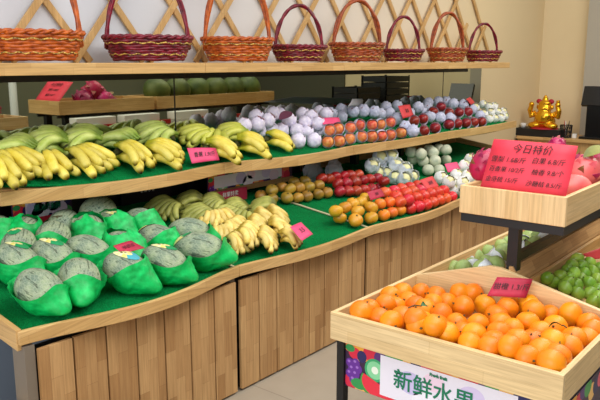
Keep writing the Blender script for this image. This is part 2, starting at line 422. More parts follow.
# ------------------------------------------------------------------ basket shelf
sj = [.8, 2.756, 4.09, 5.5, 6.98]
sh = empty('basket_shelf', (0, 0, 0)); tag(sh, 'long beech wall shelf carrying the row of wicker baskets', 'shelf')
for i in range(4):
    part('shelf_board', MB().box(sj[i] + .001, sj[i + 1] - .001, 2.92, YM + .03, 1.541, 1.596, W['beechX']), sh, bevel=.003)
part('under_rail', MB().box(.8, 6.9, 3.34, 3.4, 1.50, 1.541, M['black']), sh)

# ------------------------------------------------------------------ stand: lower tier
def lerp_tab(tab, x):
    if x <= tab[0][0]: return tab[0][1]
    for (a, ya), (b, yb) in zip(tab, tab[1:]):
        if x <= b: return ya + (yb - ya) * (x - a) / (b - a)
    return tab[-1][1]
LJ = [1.2, 2.3, 3.4, 4.5, 5.6, 6.75]
LB = [(1.2, 2.272), (2.3, 2.24), (3.4, 2.20), (4.5, 2.18), (6.75, 2.16)]
def yL(x):
    y = lerp_tab(LB, x)
    for a, b in zip(LJ, LJ[1:]):
        if a <= x <= b: y -= (.095 if a < 2 else .055) * math.sin(PI * (x - a) / (b - a)) ** 1.5
    return y
UJ = [1.56, 2.88, 4.06, 5.4, 6.86]
UB = [(1.56, 3.02), (2.88, 2.91), (4.06, 2.81), (5.4, 2.77), (6.86, 2.765)]
def yU(x):
    y = lerp_tab(UB, x)
    for (a, b), am in zip(zip(UJ, UJ[1:]), (.13, .09, .045, .03)):
        if a <= x <= b: y -= am * math.sin(PI * (x - a) / (b - a)) ** 1.3
    return y
def curved_board(mb, fy, x0, x1, z0, z1, th, mat, n=22):
    vs = []; fs = []
    for i in range(n + 1):
        x = x0 + (x1 - x0) * i / n; y = fy(x)
        vs += [(x, y, z0), (x, y, z1), (x, y + th, z1), (x, y + th, z0)]
    for i in range(n):
        a = i * 4; b = a + 4
        for j in range(4): fs.append((a + j, a + (j + 1) % 4, b + (j + 1) % 4, b + j))
    fs += [(3, 2, 1, 0), tuple(n * 4 + j for j in range(4))]
    return mb.add(vs, fs, mat)
LA, LS = .62 - 2.15 * .13, .13
UA, US = 1.005 - 2.85 * .25, .25
def sheet(fy, x0, x1, yback, a, b, mat, off=0, dy=.02, nx=16, ny=6, th=.012):
    mb = MB(); vs = []
    for top in (0, 1):
        for i in range(nx + 1):
            x = x0 + (x1 - x0) * i / nx
            for j in range(ny + 1):
                y0 = fy(x) + dy; y = y0 + (yback - y0) * j / ny
                vs.append((x, y, a + b * y + off - (0 if top else th)))
    N = (nx + 1) * (ny + 1); fs = []
    for i in range(nx):
        for j in range(ny):
            q = (i * (ny + 1) + j, (i + 1) * (ny + 1) + j, (i + 1) * (ny + 1) + j + 1, i * (ny + 1) + j + 1)
            fs.append(tuple(N + z for z in q)); fs.append(q[::-1])
    for i in range(nx):
        for j in (0, ny):
            q = (i * (ny + 1) + j, (i + 1) * (ny + 1) + j); fs.append((q[0], q[1], N + q[1], N + q[0]))
    for j in range(ny):
        for i in (0, nx):
            q = (i * (ny + 1) + j, i * (ny + 1) + j + 1); fs.append((q[0], q[1], N + q[1], N + q[0]))
    return mb.add(vs, fs, mat)
LOW_L = ['end unit of the plank-fronted stand holding the netted melons', 'second plank-fronted stand unit, holding the small bananas',
         'third plank-fronted stand unit, under the golden and red fruit', 'fourth plank-fronted stand unit, beside the orange crate', 'last plank-fronted stand unit, behind the island tray']
MAT_L = ['green turf mat under the netted melons', 'green turf mat under the small bananas', 'green turf mat under the golden and red fruit', 'green turf mat under the wrapped white pears', 'green turf mat at the far end of the lower tier']
for i in range(5):
    x0, x1 = LJ[i], LJ[i + 1]
    t = empty('display_stand', ((x0 + x1) / 2, 2.8, 0)); tag(t, LOW_L[i], 'display stand', 'plank-fronted stand units')
    off = Matrix.Translation((-(x0 + x1) / 2, -2.8, 0))
    def sp(name, mb, **kw):
        o = part(name, mb, t, **kw); o.matrix_parent_inverse = off; return o
    sp('front_rim', curved_board(MB(), yL, x0 + .001, x1 - .001, .598, .65, .022, W['beechX']), smooth=False, bevel=.003)
    mb = MB(); n = 8 if i else 7; a = x0 + (.055 if i == 0 else .012); wdt = (x1 - .012 - a) / n
    for q in range(n):
        mb.box(a + q * wdt + .004, a + (q + 1) * wdt - .004, 2.25, 2.268, .012, .572, W['oakZ'])
    sp('plank_front', mb, bevel=.002)
    sp('backing', MB().box(x0 + .02, x1 - .01, 2.30, 2.31, .0, .57, M['black']))
    sp('tray_floor', sheet(yL, x0 + .004, x1 - .004, 3.36, LA, LS, W['oakX'], -.02, .024))
    if i == 0:
        mb = MB().prism([(2.285, .575), (2.285, .655), (3.36, LA + LS * 3.36 + .06), (3.36, LA + LS * 3.36 - .04)], 'X', x0 - .004, x0 + .018, W['beechY'])
        sp('side_rim', mb, bevel=.003)
        sp('leg', MB().box(x0 + .012, x0 + .052, 2.265, 2.35, 0, .59, M['post']), label='grey brown metal leg')
        sp('end_panel', MB().box(x0 + .10, x1 - .05, 2.88, 2.90, 0, .6, M['bluegrey']))
    if i == 4: sp('side_rim', MB().prism([(2.17, .60), (2.17, .65), (3.36, LA + LS * 3.36 + .05), (3.36, LA + LS * 3.36 - .04)], 'X', x1 - .02, x1, W['beechY']))
    sp('leg', MB().box(x1 - .03, x1 + .0, 2.275, 2.30, 0, .59, M['post']))
    o = part('turf_mat', sheet(yL, x0 + (.022 if i == 0 else .008), x1 - (.008 if i < 4 else .024), 3.35, LA, LS, M['turf'], -.002, .026), smooth=True)
    tag(o, MAT_L[i], 'turf mat', 'lower tier turf mats')
    if i in (1, 2): 
        mb = MB().prism([(yL(x0) + .03, LA + LS * (yL(x0) + .03) - .0), (yL(x0) + .03, LA + LS * (yL(x0) + .03) + .006), (3.0, LA + LS * 3.0 + .006), (3.0, LA + LS * 3.0)], 'X', x0 - .007, x0 + .007, M['seam'])
        sp('seam_strip', mb)
# ------------------------------------------------------------------ stand: upper tier
UP_L = ['wavy upper tray unit holding the big banana hands', 'wavy upper tray unit holding white netted fruit', 'wavy upper tray unit holding netted apples', 'last upper tray unit, in front of the bare beige wall']
UM_L = ['green turf mat under the big banana hands', 'green turf mat under the white netted fruit', 'green turf mat under the blushed netted apples', 'green turf mat at the far end of the upper tier']
for i in range(4):
    x0, x1 = UJ[i], UJ[i + 1]
    t = empty('upper_tray', ((x0 + x1) / 2, 3.1, 1.0)); tag(t, UP_L[i], 'display tray', 'upper tier trays')
    off = Matrix.Translation((-(x0 + x1) / 2, -3.1, -1.0))
    def sp(name, mb, **kw):
        o = part(name, mb, t, **kw); o.matrix_parent_inverse = off; return o
    sp('front_rim', curved_board(MB(), yU, x0 + .001, x1 - .001, .955, 1.02, .022, W['beechX']), bevel=.003)
    sp('deck', sheet(yU, x0 + .004, x1 - .004, YM - .005, UA, US, W['oakX'], -.022, .02))
    if i == 0: sp('side_rim', MB().prism([(3.03, .955), (3.03, 1.02), (YM - .01, UA + US * YM + .03), (YM - .01, UA + US * YM - .03)], 'X', x0, x0 + .02, W['beechY']))
    for q, bx in enumerate((x0 + .1, (x0 + x1) / 2 + .05)):
        z1 = UA + US * 3.3 - .035
        sp('bracket', MB().box(bx - .025, bx + .025, 3.27, 3.33, .72, z1, M['black']).prism([(yU(bx) + .1, .965), (yU(bx) + .1, .985), (3.33, UA + US * 3.33 - .036), (3.33, UA + US * 3.33 - .10)], 'X', bx - .015, bx + .015, M['black']))
    o = part('turf_mat', sheet(yU, x0 + (.024 if i == 0 else .006), x1 - .006, YM - .008, UA, US, M['turf'], -.003, .024), smooth=True)
    tag(o, UM_L[i], 'turf mat', 'upper tier turf mats')
o = part('back_board', MB().box(4.15, 6.86, YM - .03, YM - .004, 0, 1.09, W['oakX']), bevel=.002)
tag(o, 'brown wooden board behind the pears, below the upper tier', 'board')
o = part('backing_board', MB().box(.95, 4.148, YM - .03, YM - .004, 0, 1.09, M['black']))  # added in place of a lower mirror, its dark reflection put into the colour
tag(o, 'black board in place of the dark lower mirror, behind melons and small bananas', 'board')
# ------------------------------------------------------------------ baskets
def basket(px, bw, kind, dark, label):
    y = 3.13; bw *= .86; cx_ = on_y(px, 55, y).x
    a0, b0 = bw / 2 * .80, .125        # bottom half axes
    a1, b1 = bw / 2, .160              # rim half axes
    h = bw * .315 if kind != 'R' else bw * .28
    wm = M['wickD'] if dark else M['wick' + kind]
    r = empty('wicker_basket', (cx_, y, 1.597), (0, 0, math.radians(-28))); tag(r, label, 'basket', 'wicker baskets on the long shelf')
    nr = 8; seg = 56; mb = MB()
    for q in range(nr):
        u = (q + .5) / nr; z = .012 + u * (h - .02); rr = h / nr * .60
        pts = []
        for j in range(seg):
            th = 2 * PI * j / seg; wv = .004 * math.sin(seg / 4 * th + PI * q)
            pts.append(((a0 + (a1 - a0) * u + wv) * math.cos(th), (b0 + (b1 - b0) * u + wv) * math.sin(th), z + .002 * math.sin(th * 9 + q)))
        pts.append(pts[0]); mb.tube(pts, rr, wm, 6, cap=False)
    vs = [(0, 0, .006)] + [(a0 * math.cos(2 * PI * j / 32), b0 * math.sin(2 * PI * j / 32), .006) for j in range(32)]
    mb.add(vs, [(0, 1 + j, 1 + (j + 1) % 32) for j in range(32)], wm)
    part('bowl', mb, r, smooth=True)
    mb = MB()
    for ph in (0, PI):
        pts = []
        for j in range(73):
            th = 2 * PI * j / 72; q = th * 14 + ph
            e = .006 + .007 * math.cos(q)
            pts.append(((a1 + e) * math.cos(th), (b1 + e) * math.sin(th), h + .004 + .007 * math.sin(q)))
        mb.tube(pts, .0085, wm, 6, cap=False)
    part('rim', mb, r, smooth=True)
    for u in (.28, .82):
        mb = MB(); pts = []
        for j in range(73):
            th = 2 * PI * j / 72; e = h / nr * .6 + .003 * math.sin(th * 36)
            pts.append(((a0 + (a1 - a0) * u + e) * math.cos(th), (b0 + (b1 - b0) * u + e) * math.sin(th), .012 + u * (h - .02) + .004 * math.sin(th * 18)))
        part('gold_braid', mb.tube(pts, .004, M['braid'], 5, cap=False), r, smooth=True, label='gold braid')
    hgt = .335 if kind != 'R' else .285
    if px < 250: hgt += .10
    rt = a1 * .97
    mb = MB(); strands = ((0, -.011), (PI, .011)) if kind != 'R' else ((0, -.004), (PI, .004))
    for ph, dy in strands:
        pts = []
        for j in range(41):
            v = PI * j / 40; q = v * 7 + ph
            pts.append((-math.cos(v) * (rt * (1 - .12 * math.sin(v)) + .004 * math.cos(q)), dy + .004 * math.sin(q), h * .55 + (hgt + h * .4) * math.sin(v) ** .8 + .003 * math.cos(q)))
        mb.tube(pts, .012 if kind != 'R' else .0105, wm, 7)
    part('handle', mb, r, smooth=True)
basket(36, .50, 'O', 0, 'bright orange wicker basket with gold braid, at the window end of the shelf')
basket(149, .54, 'R', 0, 'wide crimson wicker basket with gold braid, second along the shelf')
basket(238, .51, 'O', 0, 'orange wicker basket between the two largest crimson baskets')
basket(299, .43, 'R', 0, 'low crimson wicker basket with thin round handle, fourth along the shelf')
basket(357, .49, 'O', 1, 'brown-orange wicker basket with tall twin handle, fifth along the shelf')
basket(403, .39, 'R', 0, 'low crimson wicker basket between two brown-orange baskets')
basket(447, .43, 'O', 1, 'brown-orange wicker basket next to the last crimson one')
basket(483, .42, 'R', 0, 'crimson wicker basket at the bare end of the shelf')
# ------------------------------------------------------------------ fruit prototypes
def round_mesh(name, r, mat, sx=1, sy=1, sz=1, dimple=0, bumpy=0, nu=20, nv=14, seed=0, shoulder=0):
    def fn(u):
        k = r * (1 + bumpy * noise.noise(u * 1.7 + Vector((seed * 3.1, 0, 0))))
        if dimple: k *= 1 - dimple * max(0, (abs(u.z) - .72) / .28) ** 1.5
        if shoulder: k *= 1 + shoulder * u.z * (1 - u.z * u.z)
        return Vector((u.x * k * sx, u.y * k * sy, u.z * k * sz))
    return MB().ball(fn, mat, nu, nv).mesh(name)
def calyx_mesh(r, z):
    mb = MB(); n = 8
    vs = [(0, 0, z + .0035)] + [((r if j % 2 else r * .6) * math.cos(2 * PI * j / n), (r if j % 2 else r * .6) * math.sin(2 * PI * j / n), z - .0005) for j in range(n)]
    mb.add(vs, [(0, 1 + j, 1 + (j + 1) % n) for j in range(n)], M['calyx'])
    mb.tube([(0, 0, z), (0, 0, z + .006)], .0018, M['twig'], 5)
    return mb.mesh('calyx')
ORG = [round_mesh('orange', .0415, M['orange'], 1, 1, .95, .04, .05, 24, 16, s) for s in range(3)]
ORG_C = calyx_mesh(.0055, .0390)
LIM = [round_mesh('lime', .0245, M['lime'], 1, 1, 1.16, -.04, .04, 16, 12, s) for s in range(2)]
TAW = [round_mesh('tawny', .037, M['tawny'], 1, 1, .86, .06, .06, 18, 12, s) for s in range(2)]
GLD = [round_mesh('golden', .039, M['gold'], 1, 1, .84, .06, .06, 18, 12, s) for s in range(2)]
TAN = [round_mesh('tangerine', .037, M['tangerine'], 1, 1, .88, .06, .06, 18, 12, s) for s in range(2)]
DRD = [round_mesh('darkred', .037, M['darkred'], 1.12, 1, .9, .05, .06, 18, 12, s) for s in range(2)]
RED = [round_mesh('redfruit', .038, M['red'], 1.05, 1, .92, .06, .05, 18, 12, s) for s in range(2)]
SM_C = calyx_mesh(.007, .0315)
APP = [round_mesh('apple', .037, M['apple'], 1, 1, .95, .12, .04, 18, 12, s, .08) for s in range(2)]
RAP = [round_mesh('redapple', .039, M['redapple'], 1, 1, .98, .12, .04, 18, 12, s, .08) for s in range(2)]
PEA = [round_mesh('pear', .040, M['pear'], 1, 1, 1.0, .08, .05, 18, 12, s) for s in range(2)]
GPE = [round_mesh('greypear', .044, M['greypear'], 1, 1, 1.0, .08, .05, 18, 12, s) for s in range(2)]
GUA = [round_mesh('guava', .036, M['guava'], 1, 1, 1.15, .04, .06, 18, 12, s) for s in range(2)]
def shell(name, r, mat, d, cut, sz=1.0, flare=.10, crumple=.05, seed=0, nu=26, nv=12):
    def fn(u, t):
        k = r * (1 + crumple * noise.noise(u * 3.2 + Vector((seed * 5.3, 1, 2)))) * (1 + flare * max(0, (t - .75) / .25) ** 2)
        return Vector((u.x * k, u.y * k, u.z * k * sz))
    return MB().cap(fn, mat, d, lambda z: cut + .05 * math.sin(5 * z + seed), nu, nv).mesh(name)
FOAM = [shell('foam_net', .0405, M['foam'], (-.55, -.75, .22), .48, seed=s) for s in range(3)]
FOAMC = [shell('foam_net', .043, M['foam'], (.3, -.3, .8), .90, crumple=.14, seed=s) for s in range(3)]
FOAMB = [shell('foam_net', .043, M['bluefoam'], (.5, -.2, .8), .86, crumple=.16, seed=s) for s in range(3)]
FOAMW = [shell('foam_net', .044, M['whitefoam'], (-.3, -.5, .6), .86, crumple=.10, seed=s) for s in range(3)]
FOAMR = [shell('foam_net', .0425, M['foam'], (-.6, -.75, .2), .15, seed=s) for s in range(3)]
TISS = [shell('paper_wrap', .046, M['tissue'], (-.4, -.6, .55), .80, crumple=.22, seed=s, flare=.2) for s in range(3)]
GNET = [shell('foam_net', .0385, M['tissue'], (.2, .5, .8), .30, 1.12, seed=s) for s in range(2)]

PROTO = {}
def relax(P, dirs, rs, plane, it=70):
    n = len(P)
    for _ in range(it):
        mv = 0
        for i in range(n):
            for j in range(i):
                d = P[i] - P[j]; L = d.length; need = (rs[i] + rs[j]) * .9
                if L < need:
                    mv += 1; e = (need - L) * .3
                    a, b = (i, j) if (P[i] - O).length < (P[j] - O).length else (j, i)
                    P[a] = P[a] - dirs[a] * e
                    q = P[b] + dirs[b] * e
                    if q.z > plane(q) + rs[b] * .92: P[b] = q
                    else: P[a] = P[a] - dirs[a] * e * .7
        if not mv: break
    return P
def heap(name, cat, group, desc, endphrase, r, rows, plane, bodies, child=None, cname=None, key=lambda p: p.x, spin='free', every=1, squash=.95, big=1.0):
    """rows: (row phrase, layers above the support, [(px, py)])"""
    a, b, c = plane; r *= big
    pts = []; info = []
    for phrase, lay, L in rows:
        for q in L:
            off = r * squash + lay * r * 1.25
            pts.append(on_plane(q[0], q[1], a, b, off, c)); info.append(phrase)
    rs = [r] * len(pts); dirs = [(p - O).normalized() for p in pts]
    P = relax(pts, dirs, rs, lambda q: a + b * q.y + c * q.x)
    out = []
    for phrase in dict.fromkeys(info):
        idx = sorted([i for i in range(len(P)) if info[i] == phrase], key=lambda i: key(P[i]))
        for k_, i in enumerate(idx):
            me = random.choice(bodies)
            if spin == 'free': rot = (random.uniform(-1.2, 1.2), random.uniform(-1.2, 1.2), random.uniform(0, 6.28))
            elif spin == 'up': rot = (random.uniform(-.5, .5), random.uniform(-.5, .5), random.uniform(0, 6.28))
            else: rot = (random.uniform(-.25, .25), random.uniform(-.25, .25), random.uniform(-.35, .35))
            o = link(name, me, None, P[i], rot, big * random.uniform(.96, 1.05))
            if child and (i % every == 0): link(cname, random.choice(child), o)
            tag(o, f"{desc}, {ORD[k_]} from {endphrase} in the {phrase}", cat, group); out.append(o)
    return out

# ------------------------------------------------------------------ bananas
def hand_proto(key, n1, n2, L, r, mat, spread, lift, curl=.0, seed=0):
    rg = random.Random(seed); meshes = []
    for lay, n in ((0, n1), (1, n2)):
        for i in range(n):
            c = i - (n - 1) / 2
            a = spread * c / max(1, (n - 1) / 2) + rg.uniform(-.06, .06)
            LL = L * rg.uniform(.9, 1.06) * (1 if lay == 0 else .96); pts = []; rad = []
            z0 = .028 + lay * r * .9
            N = 12
            for j in range(N + 1):
                s = j / N
                ss = s * LL
                bend = a * (.35 + .65 * s) + curl * s
                x = ss * math.cos(bend) - (.012 if lay else 0)
                y = c * r * 1.2 * (1 - .35 * s) + ss * math.sin(bend)
                arch = math.sin(PI * (.10 + .84 * s)) - .3
                z = z0 * (1 - s) + r * 1.05 * s + lift * arch + lay * r * (1.55 - .5 * s)
                pts.append((x, y, max(z, r * .95)))
                t = s
                rr = .36 if t < .08 else (.36 + .64 * min(1, (t - .08) / .2) if t < .28 else (1 if t < .82 else 1 - .74 * ((t - .82) / .18) ** 2))
                rad.append(r * rr)
            mb = MB().tube(pts, rad, mat, 7, cap=True); meshes.append(mb.mesh('banana'))
    cr = MB().tube([(-.022, 0, .03), (-.008, 0, .032 + r * .5), (.012, 0, .03 + r * .4)], [r * .55, r * 1.0, r * .8], M['stemgreen'], 8).mesh('crown')
    PROTO[key] = (meshes, cr)
hand_proto('Y1', 4, 4, .180, .0215, M['banana'], .42, .030, .1, 1)
hand_proto('Y2', 4, 3, .180, .0215, M['banana'], .30, .032, -.25, 2)
hand_proto('Y3', 3, 2, .160, .0205, M['banana'], .38, .028, .2, 3)
hand_proto('G1', 5, 5, .195, .0205, M['greenbanana'], .60, .042, .12, 4)
hand_proto('G2', 4, 4, .185, .0205, M['greenbanana'], .58, .038, -.1, 5)
hand_proto('L1', 4, 4, .185, .021, M['lightbanana'], .45, .034, .1, 6)
hand_proto('S1', 6, 5, .105, .0145, M['small'], .85, .034, .05, 7)
hand_proto('S2', 5, 6, .100, .0145, M['small'], .78, .034, -.1, 8)
hand_proto('P1', 7, 7, .130, .0140, M['smallgreen'], .85, .030, .1, 9)
hand_proto('P2', 6, 6, .135, .0145, M['smallgreen'], .70, .030, -.1, 10)
def hand(key, px, py, yaw, plane, label, group, name='banana_hand', roll=0, s=1.0, lay=.05):
    a, b = plane; p = on_plane(px, py, a, b, lay)
    L = {'Y': .10, 'G': .10, 'L': .10, 'S': .06, 'P': .07}[key[0]] * s
    d = Vector((math.cos(yaw), math.sin(yaw), 0))
    base = p - d * L; z = a + b * p.y + (lay - .05)
    o = empty(name, (base.x, base.y, z), (0, 0, 0))
    # follow the slope of the mat
    sl = math.atan(b)
    mt = Matrix.Rotation(sl, 4, 'X') @ Matrix.Rotation(yaw, 4, 'Z') @ Matrix.Rotation(roll, 4, 'X')
    o.rotation_euler = mt.to_euler()
    o.location.z = a + b * base.y + (lay - .05); o.scale = (s,) * 3
    ms, cr = PROTO[key]
    for m_ in ms: link('banana', m_, o)
    link('crown', cr, o)
    return tag(o, label, 'bananas', group)
UP = (UA, US); LO = (LA, LS)
SC = {'Y': 1.2, 'G': 1.22, 'L': 1.15, 'S': 1.2, 'P': 1.3}
g1 = 'ripe banana hands along the front of the upper tray'
for i, (k_, x, y, yw, t) in enumerate([
    ('Y2', 4, 176, -1.4, 'ripe banana hand at the very end of the upper tray, cut by the photo edge'),
    ('Y1', 22, 168, -1.35, 'large ripe banana hand at the tray end, tips pointing to the aisle'),
    ('Y3', 55, 169, -1.75, 'small ripe banana hand, third along the front of the tray'),
    ('Y1', 92, 163, -1.2, 'big loose ripe banana hand, fourth along the front of the tray'),
    ('Y2', 138, 158, -1.1, 'arched ripe banana hand, third before the pink banana card'),
    ('Y1', 168, 156, -.85, 'pale yellow banana hand lying just before the pink banana card'),
    ('Y2', 226, 151, -.75, 'yellow banana hand just past the pink banana card'),
    ('Y1', 256, 147, -.75, 'bright yellow banana hand, second past the pink banana card'),
    ('Y3', 284, 143, -1.0, 'last small yellow banana hand, beside the white netted fruit')]):
    hand(k_, x, y, yw, UP, t, g1, s=SC[k_[0]])
g2 = 'green banana hands along the mirror'
for i, (k_, x, y, yw, t) in enumerate([
    ('G2', 6, 150, 2.3, 'green banana hand by the mirror at the tray end'),
    ('G1', 38, 144, 2.6, 'biggest green banana hand, crown towards the aisle'),
    ('G1', 74, 141, 2.5, 'green banana hand by the mirror, third from the tray end'),
    ('G2', 112, 141, 2.0, 'green banana hand by the mirror, fourth from the tray end'),
    ('G1', 150, 138, 2.9, 'green banana hand just before the dark mirror joint'),
    ('L1', 191, 137, 2.7, 'yellow-green banana hand just past the dark mirror joint'),
    ('L1', 226, 134, 2.4, 'yellow-green banana hand by the mirror, nearest the netted fruit'),
    ('L1', 209, 142, -2.6, 'yellow-green banana hand lying behind the pink banana card')]):
    hand(k_, x, y, yw, UP, t, g2, s=SC[k_[0]])
g3 = 'small banana hands on the lower tier'
for (k_, x, y, yw, lay, t) in [
    ('P1', 160, 209, 2.9, .05, 'small green banana hand behind the melons, nearest them'),
    ('P2', 183, 202, 2.4, .05, 'small green banana hand behind, second past the melons'),
    ('P1', 206, 205, 2.6, .05, 'small green banana hand fanned out behind, third past the melons'),
    ('P2', 196, 217, 2.9, .05, 'small green banana hand behind the last front melon'),
    ('P1', 229, 210, 2.6, .05, 'small green banana hand in the back row, fourth past the melons'),
    ('P2', 257, 208, 2.3, .05, 'small green banana hand at the far end of the back row'),
    ('P1', 229, 219, 3.2, .05, 'small green banana hand fanned over the yellow ones'),
    ('S2', 216, 226, -1.5, .05, 'small yellow banana hand touching the last melon'),
    ('S1', 240, 229, -1.3, .06, 'small yellow banana hand in the middle row of its heap'),
    ('S2', 262, 227, -.9, .07, 'small yellow banana hand on top of the middle of the heap'),
    ('S1', 281, 216, -.7, .06, 'small yellow banana hand at the far back of its heap'),
    ('S1', 243, 243, -1.2, .06, 'small yellow banana hand at the front, nearest the stand rim'),
    ('S2', 271, 239, -.9, .06, 'small yellow banana hand in the front row, middle one'),
    ('S1', 293, 236, -.8, .06, 'small yellow banana hand under the pink banana price card'),
    ('S2', 254, 235, -1.0, .085, 'small yellow banana hand lying on the front two hands'),
    ('S1', 283, 228, -.8, .075, 'small yellow banana hand behind the pink banana card'),
    ('S2', 222, 221, -1.7, .08, 'small yellow banana hand on top beside the small green ones'),
    ('S1', 268, 219, -.8, .06, 'small yellow banana hand in the back of its heap, touching the green ones'),
    ('S2', 230, 236, -1.6, .05, 'small yellow banana hand squeezed between melon and front hands')]:
    hand(k_, x, y, yw, LO, t, g3, s=SC[k_[0]], lay=lay)

# ------------------------------------------------------------------ melons
def mel_fn(u, s=1.0, seed=0):
    k = .082 * s * (1 + .03 * noise.noise(u * 1.5 + Vector((seed, 0, 0))))
    return Vector((u.x * k * 1.38, u.y * k, u.z * k))
MEL = [MB().ball(lambda u, s=s: mel_fn(u, 1, s), M['melon'], 28, 20).mesh('melon') for s in range(3)]
def net_mesh(d, cut, seed):
    def fn(u, t):
        p = mel_fn(u, 1.05, 0); f = max(0, (t - .7) / .3)
        p *= 1 + .17 * f ** 2 + .05 * noise.noise(u * 2.6 + Vector((seed * 3.7, 0, 0))) + .025 * noise.noise(u * 8) * (1 + 2 * f)
        e = max(0, u.x - .7) / .3; p.x += .045 * e * e; p.y *= 1 + .25 * e
        p.z = max(p.z, -.085)
        return p
    return MB().cap(fn, M['net'], d, lambda z: cut + .15 * math.sin(2 * z + seed) + .10 * math.sin(3 * z + 1.3 * seed), 48, 26)
NET = {}
for nm, d, cut in (('low', (-.42, .1, .9), .22), ('mid', (-.75, .0, .65), .34), ('high', (-.3, .1, 1), .80), ('side', (-.8, .3, .5), .2)):
    NET[nm] = net_mesh(d, cut, len(nm)).mesh('net_sleeve')
def patch(d, w, h, mat, k, n=8, up=(1, 0, 0)):
    """decal that follows the melon's surface"""
    d = Vector(d).normalized(); u = Vector(up); u = (u - d * u.dot(d)).normalized(); v = d.cross(u); mb = MB()
    vs = []; R_ = .085
    for i in range(n + 1):
        for j in range(24):
            q = i / n; a = 2 * PI * j / 24
            vs.append(mel_fn((d + u * (math.cos(a) * q * w / R_) + v * (math.sin(a) * q * h / R_)).normalized(), k, 0))
    return mb.add(vs, [(i * 24 + j, i * 24 + (j + 1) % 24, (i + 1) * 24 + (j + 1) % 24, (i + 1) * 24 + j) for i in range(n) for j in range(24)], mat)
def half_patch(d, w, h, mat, k, a0, a1, up=(1, 0, 0), n=4, m_=14):
    d = Vector(d).normalized(); u = Vector(up); u = (u - d * u.dot(d)).normalized(); v = d.cross(u); mb = MB(); vs = []
    for i in range(n + 1):
        for j in range(m_ + 1):
            q = .45 + .6 * i / n; a = a0 + (a1 - a0) * j / m_
            vs.append(mel_fn((d + u * (math.cos(a) * q * w / .085) + v * (math.sin(a) * q * h / .085)).normalized(), k, 0))
    return mb.add(vs, [(i * (m_ + 1) + j, i * (m_ + 1) + j + 1, (i + 1) * (m_ + 1) + j + 1, (i + 1) * (m_ + 1) + j) for i in range(n) for j in range(m_)], mat)
STK = {}
for nm, d in (('top', (-.35, 0, 1)), ('end', (-.85, .1, .5)), ('front', (.15, -.55, .8))):
    sp_ = patch(d, .050, .036, M['sticker'], 1.03).mesh('sticker')
    bd_ = half_patch(d, .050, .036, M['stickergreen'], 1.036, -1.2, 1.2).mesh('sticker_band')
    bt_ = half_patch(d, .050, .036, M['stickerteal'], 1.036, -1.2, 1.2).mesh('sticker_band')
    mb = MB()
    for (ox, oy) in ((-.012, -.008), (-.012, .008), (-.002, 0), (-.018, 0)):
        dd = Vector(d).normalized(); u_ = Vector((1, 0, 0)); u_ = (u_ - dd * u_.dot(dd)).normalized(); v_ = dd.cross(u_)
        pm = patch(dd + u_ * ox / .085 + v_ * oy / .085, .004, .004, M['stickerdark'], 1.037, 1)
        mb.add(pm.v, pm.f, M['stickerdark'])
    STK[nm] = (sp_, bd_, bt_, mb.mesh('print'))
STEM = MB().tube([(-.108, 0, .0), (-.125, 0, .012), (-.145, .004, .034), (-.15, .006, .05)], [.006, .004, .003, .003], M['twig'], 6).tube([(-.15, -.02, .046), (-.15, .006, .05), (-.152, .03, .048)], .0025, M['twig'], 6).mesh('stem')
def melon(px, py, yaw, pitch_, net, stk, teal, label, lay=.083, s=1.0, stem=False):
    p = on_plane(px, py, LA, LS, lay)
    o = link('netted_melon', random.choice(MEL), None, p, (0, 0, 0), s)
    o.rotation_euler = (Matrix.Rotation(yaw, 4, 'Z') @ Matrix.Rotation(pitch_, 4, 'Y') @ Matrix.Rotation(random.uniform(-.2, .2), 4, 'X')).to_euler()
    if net: link('net_sleeve', NET[net], o, solid=0)
    if stk:
        a_ = STK[stk]; b_ = link('sticker', a_[0], o); link('band', a_[2 if teal else 1], b_); link('print', a_[3], b_)
    if stem: link('stem', STEM, o)
    tag(o, label, 'melon', 'netted melons on the lower tier')
# yaw: direction the blossom end points to (towards the aisle = -Y)
D = -PI / 2
melon(40, 291, D + .15, .35, 'low', None, 0, 'bare-topped netted melon at the front corner of the stand', s=1.0)
melon(79, 281, D - .5, .25, 'low', None, 0, 'rounded grey melon in a cut net, second in the front row', s=1.05)
melon(128, 272, D + .5, .45, 'mid', 'top', 1, 'melon with a teal sticker in the front row, below the price card', s=1.0)
melon(165, 264, D + .55, .40, 'low', 'top', 0, 'melon with a green sticker, fourth in the front row', s=1.0)
melon(201, 251, D + .7, .20, 'low', 'end', 0, 'large pale melon at the front, next to the small bananas', s=1.1)
melon(17, 264, D + .2, .35, 'low', 'top', 0, 'melon cut by the photo edge, second row at the stand end', s=1.02)
melon(53, 259, D + .3, .40, 'low', 'top', 0, 'melon with round yellow sticker, second in the second row')
melon(89, 254, D + .5, .35, 'low', None, 0, 'pale green netted melon, third in the second row, below the net folds')
melon(124, 250, D + .3, .30, 'high', None, 0, 'net-covered melon carrying the deep pink price card')
melon(160, 242, D + .6, .35, 'mid', 'end', 0, 'melon half in green net behind the green-sticker one', s=.98)
melon(190, 234, D + .9, .2, 'low', None, 0, 'grey melon tucked behind the large pale front melon', s=1.0)
melon(19, 247, D - .6, .25, 'low', 'top', 0, 'dark grey melon in the third row at the stand end', s=.95)
melon(53, 239, D - .7, .2, 'low', None, 0, 'dark melon with dry stem in the middle of the third row', s=1.0, stem=True)
melon(90, 232, D - .3, .3, 'high', None, 0, 'melon wrapped almost wholly in green net, third row', s=.95)
melon(117, 227, D + .2, .3, 'high', 'top', 0, 'net-wrapped melon with yellow sticker below the topmost melon', s=.9)
melon(143, 223, D + .3, .2, 'mid', None, 0, 'small grey melon before the small green bananas', s=.92)
melon(24, 234, D - .9, .1, 'high', 'end', 0, 'net-wrapped melon with sticker in the back row at the stand end', s=.95)
melon(64, 225, D - .9, .1, None, 'end', 0, 'bare grey melon in the back row under the mirrored banner', s=.92)
